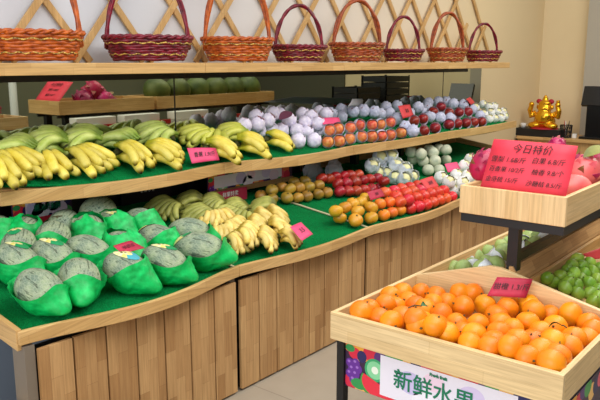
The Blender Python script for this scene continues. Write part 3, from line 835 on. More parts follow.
melon(98, 214, D - 1.0, .05, None, 'end', 0, 'topmost big bare melon in the back row', s=1.12, lay=.10)
melon(-2, 234, D - .5, .2, 'mid', None, 0, 'melon just inside the photo edge in the back row', s=1.0)

# ------------------------------------------------------------------ upper tier: netted fruit
UPL = (UA, US, 0)
gA = 'fruit in foam nets on the upper tray'
heap('apple', 'apple', gA, 'blushed netted apple', 'the banana side', .037, [
    ('bottom front row', 0, [(328, 142), (339, 141), (349, 139), (361, 137), (371.6, 136.6), (381, 136), (390, 135), (401, 133)]),
    ('second front row', 1, [(329, 130.5), (338, 129), (350, 128), (359, 125), (372, 125), (380, 124.5), (390, 122.6)])],
    UPL, APP, FOAM, 'foam_net', spin='net', big=1.17)
heap('apple', 'apple', gA, 'dark red netted apple', 'the blushed apples', .038, [
    ('bottom front row', 0, [(424, 131), (435, 128), (449, 124.5), (457.5, 123.5), (466, 123), (474, 122.3), (481.5, 122)]),
    ('upper row', 1, [(414, 121), (423, 119), (433, 112), (449, 113), (459, 112.5), (468, 112), (441, 107)])],
    UPL, RAP, FOAMR, 'foam_net', spin='net', big=1.13)
heap('white_netted_fruit', 'fruit', gA, 'pale fruit in lilac foam', 'the bananas', .039, [
    ('first front row', 0, [(298, 141), (314, 140.5), (296.5, 131), (281, 131), (307, 133), (271, 129.5), (259, 131), (317, 131)]),
    ('second layer', 1.0, [(244, 126), (257, 124.6), (268, 120.5), (289, 120.5), (305, 123), (318, 123.5)]),
    ('layer by the mirror', 1.3, [(256, 117), (279, 114.5), (302.6, 114.5), (326, 114.5), (319, 112.5), (311, 117), (273, 114)])],
    UPL, APP, FOAMC, 'foam_net', spin='net', big=1.2)
heap('netted_pear', 'fruit', gA, 'fruit in grey-blue foam net', 'the card by the mirror', .039, [
    ('middle row', .5, [(341, 117), (397, 118.5), (413, 131), (380, 114.5), (389, 113.5), (405, 127), (409, 113), (421, 111), (430, 117), (440, 118), (427, 107.5), (455, 106.5), (464, 109), (472, 110), (450, 118.5), (480, 116)]),
    ('back row', 1.2, [(331, 114), (341, 110), (353, 111.5), (363, 111), (374, 112), (386, 107.5), (397, 106), (418, 107.5), (428, 103), (438, 102), (446, 102), (453, 104), (463, 105)])],
    UPL, RAP, FOAMB, 'foam_net', spin='net', big=1.17)
heap('white_netted_pear', 'fruit', gA, 'white-netted pale fruit', 'the dark red apples', .036, [
    ('front row', 0, [(489, 119), (494.5, 118.5), (500.5, 118), (504.5, 116.5)]),
    ('middle row', .6, [(483.5, 114), (490.5, 112.5), (497.5, 112), (503, 111.5)]),
    ('top row', 1.3, [(475, 107.5), (483, 104.5), (489, 107), (494, 106.5)])],
    UPL, PEA, FOAMW, 'foam_net', spin='net')
# ------------------------------------------------------------------ lower tier: loose round fruit
LPL = (LA, LS, 0)
heap('tawny_citrus', 'fruit', 'greenish brown fruit by the mirror', 'greenish brown round fruit', 'the banana side', .036, [
    ('bottom row by the mirror', 0, [(261, 195.6), (272, 199), (287, 197.6), (298, 197.6), (307, 196), (318, 194), (327, 192.3)]),
    ('upper row by the mirror', 1, [(272, 190), (282, 187), (290, 189), (299, 187.5), (309, 186.6), (319, 185), (294, 182), (305, 181)])],
    LPL, TAW, [SM_C], 'calyx', spin='up', big=1.1)
heap('dark_red_fruit', 'fruit', 'dark red fruit in rows', 'dark red oval fruit', 'the greenish brown fruit', .036, [
    ('bottom row', 0, [(340, 191.5), (348.5, 191), (356.5, 191), (364.5, 190), (372, 189), (379.5, 187.5)]),
    ('second row', 1, [(338, 183.6), (347, 182.7), (355.6, 181.5), (363.5, 180), (370.5, 179), (377.5, 178), (384, 181.5)]),
    ('row at the back', 1.2, [(322, 178.5), (329, 179), (336, 176.8), (344, 176), (351, 175.3), (358, 175)])],
    LPL, DRD, [SM_C], 'calyx', spin='up', big=1.1)
heap('golden_citrus', 'fruit', 'golden fruit at the stand front', 'golden yellow round fruit', 'the banana side', .0385, [
    ('bottom front row', 0, [(340, 217.7), (355.6, 220), (371, 217.7)]),
    ('upper front row', 1, [(336, 211), (345, 207.5), (358, 211), (371, 207.5)]),
    ('back row', 1.2, [(353, 203.5), (361, 202), (366, 198.5)])],
    LPL, GLD, [SM_C], 'calyx', spin='up', big=1.1)
heap('tangerine', 'fruit', 'tangerine coloured fruit at the stand front', 'orange-red tangerine', 'the golden fruit', .037, [
    ('bottom front row', 0, [(384, 215), (392, 212.5), (400, 210)]),
    ('upper front row', 1, [(380, 204), (389.5, 202)])],
    LPL, TAN, [SM_C], 'calyx', spin='up', big=1.1)
heap('nectarine', 'fruit', 'bright red fruit at the stand front', 'bright red round fruit', 'the tangerines', .037, [
    ('bottom front row', 0, [(410, 208), (418.5, 206.4), (426, 204.6), (432.5, 202.4), (439, 200.6), (445.5, 198.6), (451.5, 196.6)]),
    ('second row', 1, [(400, 202), (408, 200), (416.5, 197.6), (424, 195.6), (431, 193.6), (437.5, 192.2), (443.6, 190.4)]),
    ('third row', 1.4, [(396, 196.5), (406, 193), (413.5, 191.3), (420.5, 190)]),
    ('back row', 1.5, [(385, 193), (394, 191), (402, 189), (410, 187.4), (418, 185.6)])],
    LPL, RED, [SM_C], 'calyx', spin='up', big=1.1)
heap('wrapped_pear', 'pear', 'pears in white tissue', 'pear wrapped in white tissue', 'the dark red fruit', .043, [
    ('front row', 0, [(377, 173), (386, 174), (395, 178), (404, 179.5), (412, 177)]),
    ('upper row', 1, [(372, 166), (380.5, 163), (388.5, 160), (396, 166), (405, 170)]),
    ('top', 2, [(380, 156.5), (391, 156)])],
    LPL, PEA, TISS, 'paper_wrap', spin='net', big=1.2)
heap('pale_pear', 'pear', 'pale pears below the upper tray', 'bare pale grey-green pear', 'the tissue-wrapped pears', .043, [
    ('bottom row', 0, [(428, 170), (439, 170), (446, 160)]),
    ('second row', 1, [(413, 159), (423, 161), (435, 161)]),
    ('top row', 2, [(411, 152), (421, 154), (429, 150), (433, 153), (439, 149), (446, 150)])],
    LPL, GPE, [SM_C], 'calyx', spin='up', big=1.12)
heap('white_netted_pear', 'pear', 'white netted pears by the island tray', 'pear in white foam net', 'the pale pears', .041, [
    ('front row', 0, [(452, 190), (460, 190), (454, 184.5)]),
    ('second row', 1, [(441, 178), (448.5, 182), (463, 183), (472, 181.5), (456.5, 176)]),
    ('top row', 1.6, [(468, 176.5), (464, 166), (472, 167), (470, 159.5)])],
    LPL, PEA, FOAMW, 'foam_net', spin='net', big=1.15)

# ------------------------------------------------------------------ island: orange crate, side bins, raised tray
Y0, Y1, YC = .578, 1.391, .985
t = empty('fruit_island', (2.7, YC, 0)); tag(t, 'wooden island stand with orange crate, side bins and black metal frame', 'display island')
off = Matrix.Translation((-2.7, -YC, 0))
def ip(name, mb, **kw):
    o = part(name, mb, t, **kw); o.matrix_parent_inverse = off; return o
XI = 3.6
ip('front_board', MB().box(1.88, 1.90, Y0, Y1, .64, .74, W['paleY']), bevel=.002)
for y in (Y0, Y1 - .018): ip('side_board', MB().box(1.90, XI, y, y + .018, .64, .74, W['paleX']), bevel=.002)
ip('end_board', MB().box(XI, XI + .02, Y0, Y1, .64, .74, W['paleY']))
ip('crate_back', MB().prism([(Y0 + .018, .62), (Y1 - .018, .62), (Y1 - .018, .742), (YC + .075, .838), (YC + .03, .838), (Y0 + .018, .742)], 'X', 2.445, 2.465, W['paleY']), bevel=.002)
ip('crate_floor', MB().box(1.9, 2.445, Y0 + .018, Y1 - .018, .645, .66, W['oakX']))
ip('bin_floor', MB().prism([(YC, .79), (YC, .80), (Y1 - .018, .665), (Y1 - .018, .65)], 'X', 2.465, XI, W['beechX']), label='bin floor sloping to the plank counter')
ip('bin_floor', MB().prism([(Y0 + .018, .60), (Y0 + .018, .615), (.93, .735), (.93, .72)], 'X', 2.465, XI, W['beechX']))
ip('bin_back', MB().box(2.465, XI, .93, .945, .60, .785, W['beechX']), bevel=.002)
ip('ridge_board', MB().prism([(.946, .70), (.946, .79), (.975, .845), (.99, .845), (.99, .70)], 'X', 2.465, XI, W['oakX']))
mb = MB()
for x in (1.905, XI - .03):
    for y in (Y0 + .012, Y1 - .042): mb.box(x, x + .03, y, y + .03, 0, .638, M['black'])
for y in (Y0 + .012, Y1 - .042): mb.box(1.935, XI - .03, y, y + .03, .61, .638, M['black'])
for x in (1.905, XI - .03): mb.box(x, x + .03, Y0 + .04, Y1 - .042, .61, .638, M['black']) if x > 2 else None
ip('metal_frame', mb, label='black metal leg frame')
mb = MB()
for x in (2.475, 3.55): mb.box(x, x + .04, YC - .02, YC + .02, .0, 1.005, M['black'])
mb.box(2.515, 3.55, YC - .012, YC + .012, .855, .887, M['black']).box(3.19, 3.55, YC - .012, YC + .012, 1.003, 1.03, M['black'])
mb.box(2.425, 3.19, .785, .815, 1.003, 1.033, M['black']).box(2.425, 3.19, 1.145, 1.175, 1.003, 1.033, M['black'])
for x in (2.425, 2.475, 3.13, 3.16): mb.box(x, x + .03, .815, 1.145, 1.003, 1.033, M['black'])
ip('tray_post', mb, label='black metal posts and rails under the tray')

t2 = empty('raised_tray', (2.75, YC, 1.034)); tag(t2, 'pale wooden tray of dragon fruit on the black island posts', 'tray')
off2 = Matrix.Translation((-2.75, -YC, -1.034))
def tp(name, mb, **kw):
    o = part(name, mb, t2, **kw); o.matrix_parent_inverse = off2; return o
tp('front_board', MB().box(2.42, 2.438, .781, 1.182, 1.035, 1.141, W['paleZ']), bevel=.002)
for y in (.781, 1.164): tp('side_board', MB().box(2.438, 3.19, y, y + .018, 1.035, 1.141, W['paleX']), bevel=.002)
tp('end_board', MB().box(3.19, 3.208, .781, 1.182, 1.035, 1.141, W['paleY']))
tp('tray_floor', MB().box(2.438, 3.19, .799, 1.164, 1.036, 1.048, W['beechX']))

# oranges
oranges = [(385.5, 305, 1), (388, 296.5, 0), (402.6, 293, 0), (421, 293, .3), (436, 297, 0), (408, 302.5, 0), (359, 313, -.3), (369.5, 310, 0), (380, 318.5, 0),
    (402.6, 317.5, .5), (400, 327, 0), (424.5, 310, .2), (422, 323.5, .2), (423.6, 332.5, 0), (416, 306, -.6), (460, 294, 0), (478, 291, 0), (441, 314, 1), (463, 307, .9),
    (485, 305, .3), (507, 309, .9), (457, 324, -.3), (448, 334, .4), (478, 325, .8), (470, 344.5, 0), (474, 335.5, 0), (496, 317, -.5), (501, 325, 0), (499, 333.5, 0),
    (494, 344, 0), (517, 341.5, .9), (534, 302, 0), (534, 311, .4), (527.5, 322.5, .8), (550, 316, -.6), (571, 314, .5), (589, 324.5, .6), (555, 327.5, .8), (574, 340, -.4),
    (590, 341, -.3), (552.5, 342.5, .2), (580, 350, .2), (541, 352, .8), (566, 359, .6), (551, 366, 0), (525, 360, 0), (532, 341, -.5), (501, 354, 0), (447, 303, -.4),
    (603, 333, .2), (516, 300, -.4), (433, 304, -.4), (485, 352, -.5), (389, 324, -.5), (512, 330, -.6), (541, 333, -.7), (563, 346, -.7), (438, 326, -.6), (462, 333, -.7), (414, 328, -.6), (395, 307, -.6)]
P = [on_plane(x, y, .728 + .012 * l_) for x, y, l_ in oranges]
P = relax(P, [(p - O).normalized() for p in P], [.0415] * len(P), lambda q: .66, 140)
order = sorted(range(len(P)), key=lambda i: P[i].x); nr = 8; per = math.ceil(len(P) / nr)
leafy = {1: 0}
for rr in range(nr):
    ids = sorted(order[rr * per:(rr + 1) * per], key=lambda i: -P[i].y)
    for k_, i in enumerate(ids):
        p = P[i]; p.x = min(max(p.x, 1.94), 2.405); p.y = min(max(p.y, .636), 1.333)
        o = link('orange', ORG[i % 3], None, p, (random.uniform(-1.5, 1.5), random.uniform(-1.5, 1.5), random.uniform(0, 6.3)), random.uniform(.95, 1.06))
        link('calyx', ORG_C, o)
        tag(o, f"orange in the crate, {ORD[k_]} from the plank counter, {ORD[rr]} row from its front", 'orange', 'oranges heaped in the front crate')
def leaf_mesh(L, w_, mat):
    mb = MB(); vs = []
    for i in range(9):
        s = i / 8; ww = w_ * math.sin(PI * s) ** .8
        vs += [(s * L, -ww, .012 * math.sin(PI * s) + .003), (s * L, 0, .012 * math.sin(PI * s)), (s * L, ww, .012 * math.sin(PI * s) + .003)]
    return mb.add(vs, [(i * 3 + j, i * 3 + j + 1, i * 3 + j + 4, i * 3 + j + 3) for i in range(8) for j in (0, 1)], mat)
def twig(px, py, z, yaw, lab, L=.05):
    o = link('orange_twig', MB().tube([(0, 0, 0), (L * .5, .004, .006), (L, 0, .002)], .0022, M['twig'], 6).mesh('twig'), None, on_plane(px, py, z), (0, 0, yaw))
    l_ = link('leaf', leaf_mesh(.042, .012, M['leaf']).mesh('leaf'), o, (L * .9, 0, 0), (.5, .3, .6)); tag(o, lab, 'twig', 'leafy twigs among the oranges')
twig(408, 308, .785, -.6, 'brown twig with dark leaf lying among the oranges near the plank counter')
twig(567, 328, .785, 1.2, 'green leaf and twig between the oranges near the limes', .02)

# limes and guavas
heap('lime', 'lime', 'limes in the side bin', 'green lime', 'the orange crate', .0245, [
    ('lowest row of the bin', 0, [(577.5, 293), (590, 293), (598, 298), (592.6, 302), (565, 287.6), (553, 282), (604, 292), (602, 304)]),
    ('second row of the bin', .4, [(577, 285), (589.5, 283), (598, 290), (569, 278.5), (567, 283), (580, 278), (597, 279), (560, 276), (547, 278)]),
    ('third row of the bin', .8, [(584, 274.5), (593, 271.5), (567.6, 270), (574, 273), (599, 268), (606, 276)]),
    ('top row of the bin', 1.2, [(577, 258.5), (582.5, 266), (590, 262.5), (572, 265)])],
    (.615 - .6 * .36, .36, 0), LIM, [calyx_mesh(.003, .0275)], 'calyx', big=1.03)
heap('guava', 'guava', 'guavas in the bin facing the plank counter', 'pale green guava', 'the orange crate', .036, [
    ('outer row of the bin', 0, [(453, 269), (458, 264.5), (466, 260), (475, 257), (488, 253), (500, 247), (505, 243.5)]),
    ('second row of the bin', .4, [(463, 268.5), (473, 266.5), (487, 263), (498, 258), (504, 251), (523, 243), (528, 238)]),
    ('inner row of the bin', .8, [(483, 269), (496, 265), (526, 250), (535, 244), (545, 239), (540, 236)])],
    (1.06, -.29, 0), GUA, GNET, 'foam_net', every=2, squash=.8)

# dragon fruit
def dragon(loc, rot, s, mat, label, dense=1, grp='dragon fruit in the raised tray'):
    def fn(u): 
        k = .052 * (1 + .05 * noise.noise(u * 2)); return Vector((u.x * k, u.y * k, u.z * k * 1.25))
    o = link('dragon_fruit', MB().ball(fn, mat, 20, 14).mesh('dragon_fruit'), None, loc, rot, s)
    mb = MB(); rg = random.Random(int(loc[0] * 1000))
    n = 26 * dense
    for i in range(n):
        z = -.8 + 1.75 * (i + .5) / n; a = i * 2.4; q = math.sqrt(max(0, 1 - z * z))
        u = Vector((q * math.cos(a), q * math.sin(a), z)); p = fn(u)
        up = (Vector((0, 0, 1)) - u * u.z); up = up.normalized() if up.length > .05 else Vector((1, 0, 0)); sd = u.cross(up)
        L = .020 * rg.uniform(.7, 1.2); w_ = .012
        mb.add([p - sd * w_ - u * .002, p + sd * w_ - u * .002, p + up * L * .55 + u * L * .35 + sd * w_ * .5, p + up * L + u * L * .45, p + up * L * .55 + u * L * .35 - sd * w_ * .5], [(0, 1, 2, 4), (4, 2, 3)], M['scale'] if i % 3 == 0 else mat)
    part('scales', mb, o, smooth=False, solid=.0015)
    return tag(o, label, 'dragon fruit', grp)
def dloc(px, py, X): return on_x(px, py, X)
dragon(dloc(483, 166, 2.60), (.2, .4, 0), 1.0, M['dragon'], 'magenta dragon fruit peeking out beside the sign, nearest the plank counter')
dragon(dloc(516, 170, 2.66), (.1, .9, 1), 1.0, M['dragon'], 'dragon fruit hidden behind the handwritten sign')
dragon(dloc(556, 149, 2.98), (.3, -.3, 2), .8, M['dragon'], 'small dragon fruit showing just above the top of the sign')
dragon((2.745, .868, 1.112), (1.2, .2, .3), 1.15, M['dragonpink'], 'smooth salmon pink dragon fruit at the tray corner by the sign', 0)
dragon((2.885, .875, 1.155), (.7, .3, .6), 1.25, M['dragonpink'], 'tall pink dragon fruit cut by the photo edge', 1)
dragon(dloc(577, 166, 2.98), (.9, .1, 0), .9, M['dragon'], 'magenta dragon fruit behind the edge of the sign')
dragon(dloc(600, 160, 3.08), (.5, .6, 0), 1.0, M['dragon'], 'bright dragon fruit with olive leaves behind the tall pink one')
dragon(dloc(540, 160, 2.84), (.5, .6, 0), 1.0, M['dragon'], 'dragon fruit lying at the back of the tray behind the sign')
o = part('loose_leaf', leaf_mesh(.12, .028, M['olive']), smooth=True); o.location = dloc(583, 158, 2.86); o.rotation_euler = (.4, -.35, -.6); tag(o, 'olive green leaf standing among the dragon fruit', 'leaf')

# sign and cards
big = [(on_x(494, 139, 2.505)), on_x(578, 146, 2.505), on_x(566, 196, 2.445), on_x(480, 188, 2.445)]
card('price_sign', big, M['card'], 'large red sign with handwritten prices leaning in the raised tray', 'sign', [
    ('今日特价', .20, .02, .33), ('雪梨 1.68/斤', .135, -.24, .10), ('白果 6.8/斤', .135, .23, .12), ('百香果 10/2斤', .12, -.24, -.10), ('柚香 9.8/个', .13, .24, -.10),
    ('金奇桃 15/斤', .12, -.28, -.31), ('沙糖桔 8.5/斤', .12, .22, -.33)])
def small_card(px4, plane, off, mat, label, lines, ink='ink', lean=.03):
    a, b, c = plane
    bl = on_plane(*px4[3], a, b, off, c); br = on_plane(*px4[2], a, b, off, c)
    e = (br - bl); bk = Vector((-e.y, e.x, 0)).normalized()
    def top(px, py, base):
        # plane through the bottom edge, leaning back
        n = e.cross(Vector((0, 0, 1)) + bk * lean * 20).normalized(); d = ray(*px)
        return O + d * ((base - O).dot(n) / d.dot(n))
    tl = top(px4[0], 0, bl); tr = top(px4[1], 0, br)
    return card('price_card', [tl, tr, br, bl], mat, label, 'price card', lines, ink, 'handwritten price cards')
small_card([(187, 148), (216, 148), (219.5, 160), (192, 163.5)], UPL, .03, M['cardpink'], 'pink price card among the ripe bananas', [('香蕉 1.9/斤', .38, 0, .0)], lean=.03)
small_card([(322, 118), (339, 117.5), (341, 123.5), (323, 124.5)], UPL, .125, M['cardpink'], 'pink price card on the white netted fruit', None, lean=.05)
small_card([(398, 106), (410, 104.5), (414, 116), (403, 118.5)], UPL, .10, M['cardred'], 'red price card between grey-netted fruit and red apples', [('8.8', .42, 0, 0)], lean=.03)
small_card([(466, 99), (470, 97), (475, 102.5), (471, 105)], UPL, .13, M['cardred'], 'small red card near the end of the upper tray', None, lean=.02)
small_card([(348, 106), (352, 99), (364, 98.5), (360, 106)], UPL, .13, M['greyp'], 'grey card standing against the mirror', None, lean=.01)
small_card([(290, 227), (301, 222), (313, 234), (302, 241)], LPL, .10, M['cardpink'], 'pink price card on the small yellow bananas', [('3.5', .40, 0, 0)], lean=.07)
small_card([(367, 192), (381, 188.5), (385, 196), (371, 200.5)], LPL, .12, M['cardmaroon'], 'dark pink price card behind the golden fruit', [('蜜桔', .36, 0, 0)], 'inkdark', lean=.03)
small_card([(420, 180), (432.5, 176), (439.5, 187), (427, 190.5)], LPL, .11, M['cardred'], 'red price card on the bright red fruit', [('油桃', .36, 0, 0)], 'inkdark', lean=.04)
small_card([(444.5, 164), (457, 162), (461, 170), (448, 172.5)], LPL, .12, M['cardpink'], 'pink price card between the pears', None, lean=.04)
small_card([(113, 246), (131, 240.5), (145, 248), (123, 254)], LPL, .165, M['cardmaroon'], 'deep pink price card on the net-covered melon', [('哈密瓜', .34, 0, .0)], 'inkdark', lean=.09)
small_card([(497, 277), (533, 279), (526, 298), (487, 296)], (.77, 0, 0), 0, M['cardmaroon'], 'dark pink price card leaning on the back of the orange crate', [('甜橙 1.3/斤', .34, 0, 0)], 'ink', lean=.03)
small_card([(583, 254), (600, 248), (606, 258), (590, 260)], (.615 - .6 * .36, .36, 0), .07, M['cardred'], 'red price card behind the limes', None, lean=.03)
o = part('dry_leaf', leaf_mesh(.17, .035, M['maroonleaf']), smooth=True); o.location = on_plane(279, 120, UA, US, .15); o.rotation_euler = (.5, -.25, .15); tag(o, 'dry maroon leaf lying over the white netted fruit', 'leaf')
for px, lab in ((313, 'crumpled grey plastic bag behind the greenish brown fruit'), (334, 'grey plastic bag pushed against the board behind the dark red fruit')):
    def fn(u, s=px):
        k = 1 + .3 * noise.noise(u * 2.2 + Vector((s, 0, 0))); return Vector((u.x * .10 * k, u.y * .035 * k, u.z * .085 * k))
    o = part('plastic_bag', MB().ball(fn, M['greyp'], 24, 16), smooth=False); o.location = on_plane(px, 171, LA, LS, .085); tag(o, lab, 'bag', 'grey bags')

# ------------------------------------------------------------------ printed banners on the island
def banner(name, org, u, w_, h_, label, text, cat='banner', small=None, x0=.28, seed=1, tc=.58, flip=False):
    """flat printed board: org = top-left corner, u = reading direction"""
    u = Vector(u); mt = frame_mat(org, u, (0, 0, 1))
    K = lambda n_, c: M.setdefault(n_, flat(n_, c, .45))
    dark = K('print_dark', rgb(58, 34, 66)); whitep = K('print_white', rgb(238, 232, 244))
    r_ = MB().box(0, w_, -h_, 0, -.012, 0, dark, mt); o = part(name, r_)
    def blob(nm, cx_, cy_, rx_, ry_, c, zz, n=20, a0=0, a1=2 * PI):
        mb = MB(); vs = [(cx_, cy_, zz)]
        for j in range(n + 1):
            a = a0 + (a1 - a0) * j / n
            vs.append((min(max(cx_ + rx_ * math.cos(a), .001), w_ - .001), min(max(cy_ + ry_ * math.sin(a), -h_ + .001), -.001), zz))
        return [mt @ Vector(v) for v in vs], [(0, 1 + j, 2 + j) for j in range(n)], c
    art = MB(); rg = random.Random(seed)
    cols = [rgb(232, 120, 60), rgb(240, 170, 60), rgb(214, 40, 70), rgb(90, 50, 120), rgb(70, 160, 80), rgb(246, 190, 110), rgb(40, 40, 90), rgb(230, 90, 110)]
    for i in range(int(w_ / .045)):
        c = K(f'print_{i % 8}', cols[i % 8])
        art.add(*blob('', i * .045 + .02, -rg.uniform(.01, .05), .035, .03, c, .0004 + .00002 * (i % 5)))
        c = K(f'print_{(i * 3 + 2) % 8}', cols[(i * 3 + 2) % 8])
        art.add(*blob('', i * .045 + .03, -h_ + rg.uniform(.0, .03), .033, .03, c, .00045 + .00002 * (i % 5)))
    gx = .02
    # grapes, berries, kiwi and a watermelon slice at the start of the banner
    for i, (x, y) in enumerate([(.02, -.085), (.045, -.08), (.03, -.105), (.055, -.10), (.02, -.125), (.045, -.122), (.035, -.145)]):
        art.add(*blob('', x, y, .017, .017, K('print_grape', rgb(104, 46, 150)), .0007 + i * .00001)); art.add(*blob('', x - .004, y + .005, .006, .005, K('print_grape_light', rgb(160, 110, 200)), .0009))
    art.add(*blob('', .04, -.045, .026, .022, K('print_berry', rgb(222, 40, 70)), .0007)); art.add(*blob('', .07, -.05, .02, .022, K('print_blue', rgb(46, 40, 96)), .00075))
    art.add(*blob('', .02, -.03, .02, .014, K('print_leaf', rgb(50, 150, 80)), .0008)); art.add(*blob('', .06, -.155, .035, .02, K('print_leaf', rgb(50, 150, 80)), .0008))
    for rr_, c in ((.042, rgb(60, 170, 110)), (.033, rgb(140, 214, 160)), (.014, rgb(240, 246, 230))): art.add(*blob('', .125, -.085, rr_, rr_ * 1.0, K('print_kiwi%d' % int(rr_ * 1000), c), .001 + (.05 - rr_) * .01))
    art.add(*blob('', .15, -.135, .085, .062, K('print_rind', rgb(60, 150, 70)), .0014, a0=PI * .85, a1=PI * 1.9)); art.add(*blob('', .15, -.132, .078, .054, K('print_melon', rgb(232, 50, 70)), .0015, a0=PI * .85, a1=PI * 1.9))
    # white caption field
    art.add([mt @ Vector(v) for v in ((x0 * w_, -.02 if h_ > .12 else -.012, .0018), (w_ * .86, -.02 if h_ > .12 else -.012, .0018), (w_ * .86, -h_ + .012, .0018), (x0 * w_, -h_ + .012, .0018))], [(3, 2, 1, 0)], whitep)
    for x, y, rr_, c in ((.36, -.5, .05, rgb(206, 196, 234)), (.48, -.35, .04, rgb(244, 214, 232)), (.44, -.8, .05, rgb(244, 240, 250)), (.66, -.4, .045, rgb(220, 206, 240)), (.76, -.7, .05, rgb(238, 214, 234))):
        art.add(*blob('', x * w_, y * h_, rr_, rr_ * .8, K('print_pastel%d' % int(x * 100), c), .0019))
    part('fruit_print', art, o)
    fs = h_ * .42
    tl = [(text, fs, w_ * tc, -h_ * .52)]
    if small: tl.append((small, fs * .2, w_ * .5, -h_ * .2))
    if flip: mt = mt @ Matrix.Translation((w_ * tc * 2, 0, 0)) @ Matrix.Diagonal((-1, 1, 1, 1))
    lettering(o, tl, mt @ Matrix.Translation((0, 0, .0022)), M['deep'], 'lettering', 0, .001 * fs / .08)
    return tag(o, label, cat)
banner('fruit_banner', (1.915, 1.348, .640), (0, -1, 0), .735, .178, 'fruit-printed banner with green lettering under the orange crate', '新鲜水果', small='Fresh fruit', x0=.20, tc=.475)
banner('fruit_banner', (1.96, .588, .615), (1, 0, 0), 1.5, .16, 'fruit-printed banner on the side of the island below the limes', '新鲜水果', seed=3)
def board_at(px4, Y, *args, **kw):  # boards carry painted reflections where a lower mirror would show banners
    tl, tr, bl = on_y(px4[0], px4[2], Y), on_y(px4[1], px4[2], Y), on_y(px4[0], px4[3], Y)
    return banner('fruit_banner', tl, (1, 0, 0), tr.x - tl.x, tl.z - bl.z, *args, **kw)
board_at((12, 72, 203, 222), 3.24, 'printed board with mirrored dark lettering standing behind the melons', '新鲜水果', x0=.2, tc=.56, flip=True, seed=5)
wb = board_at((208, 292, 176, 192), 3.12, 'white fruit-printed board standing behind the small green bananas', '', x0=.06, seed=8)
q0 = on_y(208, 176, 3.12); q1 = on_y(292, 176, 3.12); zb_ = q0.z - (q0.z - on_y(208, 192, 3.12).z)
part('wood_strip', MB().box(q0.x, q1.x, 3.105, 3.13, zb_ - .03, zb_, W['oakX']), wb)
o = part('magenta_board', MB().box(on_y(213, 195, 3.05).x, on_y(247, 195, 3.05).x, 3.05, 3.06, LA + LS * 3.05, on_y(230, 190, 3.05).z, M['cardmaroon']))  # reflected sign painted on a board added in the gap
q0 = on_y(213, 190, 3.048); q1 = on_y(247, 190, 3.048)
lettering(o, [('鲜果特卖', .035, 0, 0)], frame_mat(((q0.x + q1.x) / 2, 3.0485, on_y(230, 190, 3.05).z - .027), (1, 0, 0), (0, 0, 1)), M['white']); tag(o, 'dark pink board painted as a reflected lettered sign, below the white one', 'sign')
o = part('dark_board', MB().box(on_y(122, 195, 3.34).x, on_y(172, 195, 3.34).x, 3.34, 3.355, .72, on_y(147, 187, 3.34).z, flat('dark_print', rgb(36, 28, 38), .6)))  # added board, painted with the lettering a lower mirror would reflect
q0 = on_y(122, 190, 3.335); q1 = on_y(172, 190, 3.335)
lettering(o, [('新 鲜 水 果', .022, 0, 0)], frame_mat(((q0.x + q1.x) / 2, 3.339, q0.z - .03), (1, 0, 0), (0, 0, 1)), M['white'])
for q, dx in enumerate((-.12, .02, .14)):
    part('fruit_print', MB().box(0, .001, 0, .001, 0, .001, M['gold']), o) if False else None
tag(o, 'dark board painted as a reflection of small white lettering, behind the melons', 'sign')

# ------------------------------------------------------------------ cashier counter at the end wall
ct = empty('cashier_counter', (8.75, 2.85, 0)); tag(ct, 'light wooden cashier counter along the beige end wall', 'counter')
offc = Matrix.Translation((-8.75, -2.85, 0))
def cp(name, mb, **kw):
    o = part(name, mb, ct, **kw); o.matrix_parent_inverse = offc; return o
ZC = .70
cp('worktop', MB().box(8.45, 9.15, 2.0, 3.40, ZC - .035, ZC, W['beechY']), bevel=.004)
cp('front_panel', MB().box(8.5, 8.53, 2.02, 3.40, 0, ZC - .035, W['beechZ']))
cp('side_panel', MB().box(8.53, 9.12, 2.02, 2.05, 0, ZC - .035, W['beechZ']))
XS = 8.62
p = on_x(540, 132, XS)
tag(part('pedestal', MB().box(XS - .12, XS + .14, on_x(563, 130, XS).y, on_x(516, 130, XS).y, ZC, ZC + .095, M['black']), bevel=.006), 'black lacquer pedestal under the gold statue', 'pedestal')
# seated golden figure
sy_ = on_x(545, 115, XS).y; zb = ZC + .095
st = empty('gold_statue', (XS, sy_, zb)); st.scale = (1.2, 1.2, 1.17); tag(st, 'shiny gold seated fortune statue with red hat wings on a black pedestal', 'statue')
mb = MB()
def bl(c, r, sx=1, sy2=1, sz=1): 
    c = Vector(c); mb.ball(lambda u: c + Vector((u.x * r * sx, u.y * r * sy2, u.z * r * sz)), M['goldmetal'], 16, 12)
bl((0, 0, .075), .105, .9, 1.05, .8); bl((-.03, 0, .12), .085, 1, 1.1, 1)
for s_ in (-1, 1):
    bl((-.05, s_ * .085, .035), .058, 1, 1.2, .65)
    mb.tube([(0, s_ * .09, .16), (-.02, s_ * .14, .13), (-.03, s_ * .148, .19), (-.03, s_ * .135, .235)], [.036, .032, .028, .024], M['goldmetal'], 10)
    bl((-.03, s_ * .135, .25), .028); bl((-.06, s_ * .045, .205), .014)
    bl((-.01, s_ * .078, .225), .018, .6, .6, 1.5)
bl((-.02, 0, .215), .062, 1, 1.1, 1.05); bl((-.075, 0, .212), .016); bl((-.07, 0, .185), .03, .6, 1.1, .5); bl((-.015, 0, .265), .06, 1, 1.15, .55); bl((-.015, 0, .305), .03, 1, 1, 1.0); bl((-.015, 0, .335), .016)
mb.tube([(-.03, -.135, .25), (-.035, -.137, .30)], .02, M['goldmetal'], 8)
b_ = part('body', mb, st, smooth=True); rm = b_.modifiers.new('remesh', 'REMESH'); rm.mode = 'VOXEL'; rm.voxel_size = .007; rm.use_smooth_shade = True
for s_ in (-1, 1):
    c_ = Vector((-.02, s_ * .062, .283)); part('hat_wing', MB().ball(lambda u: c_ + Vector((u.x * .02, u.y * .030, u.z * .026)), M['crim'], 12, 8), st, smooth=True, label='red hat wing')
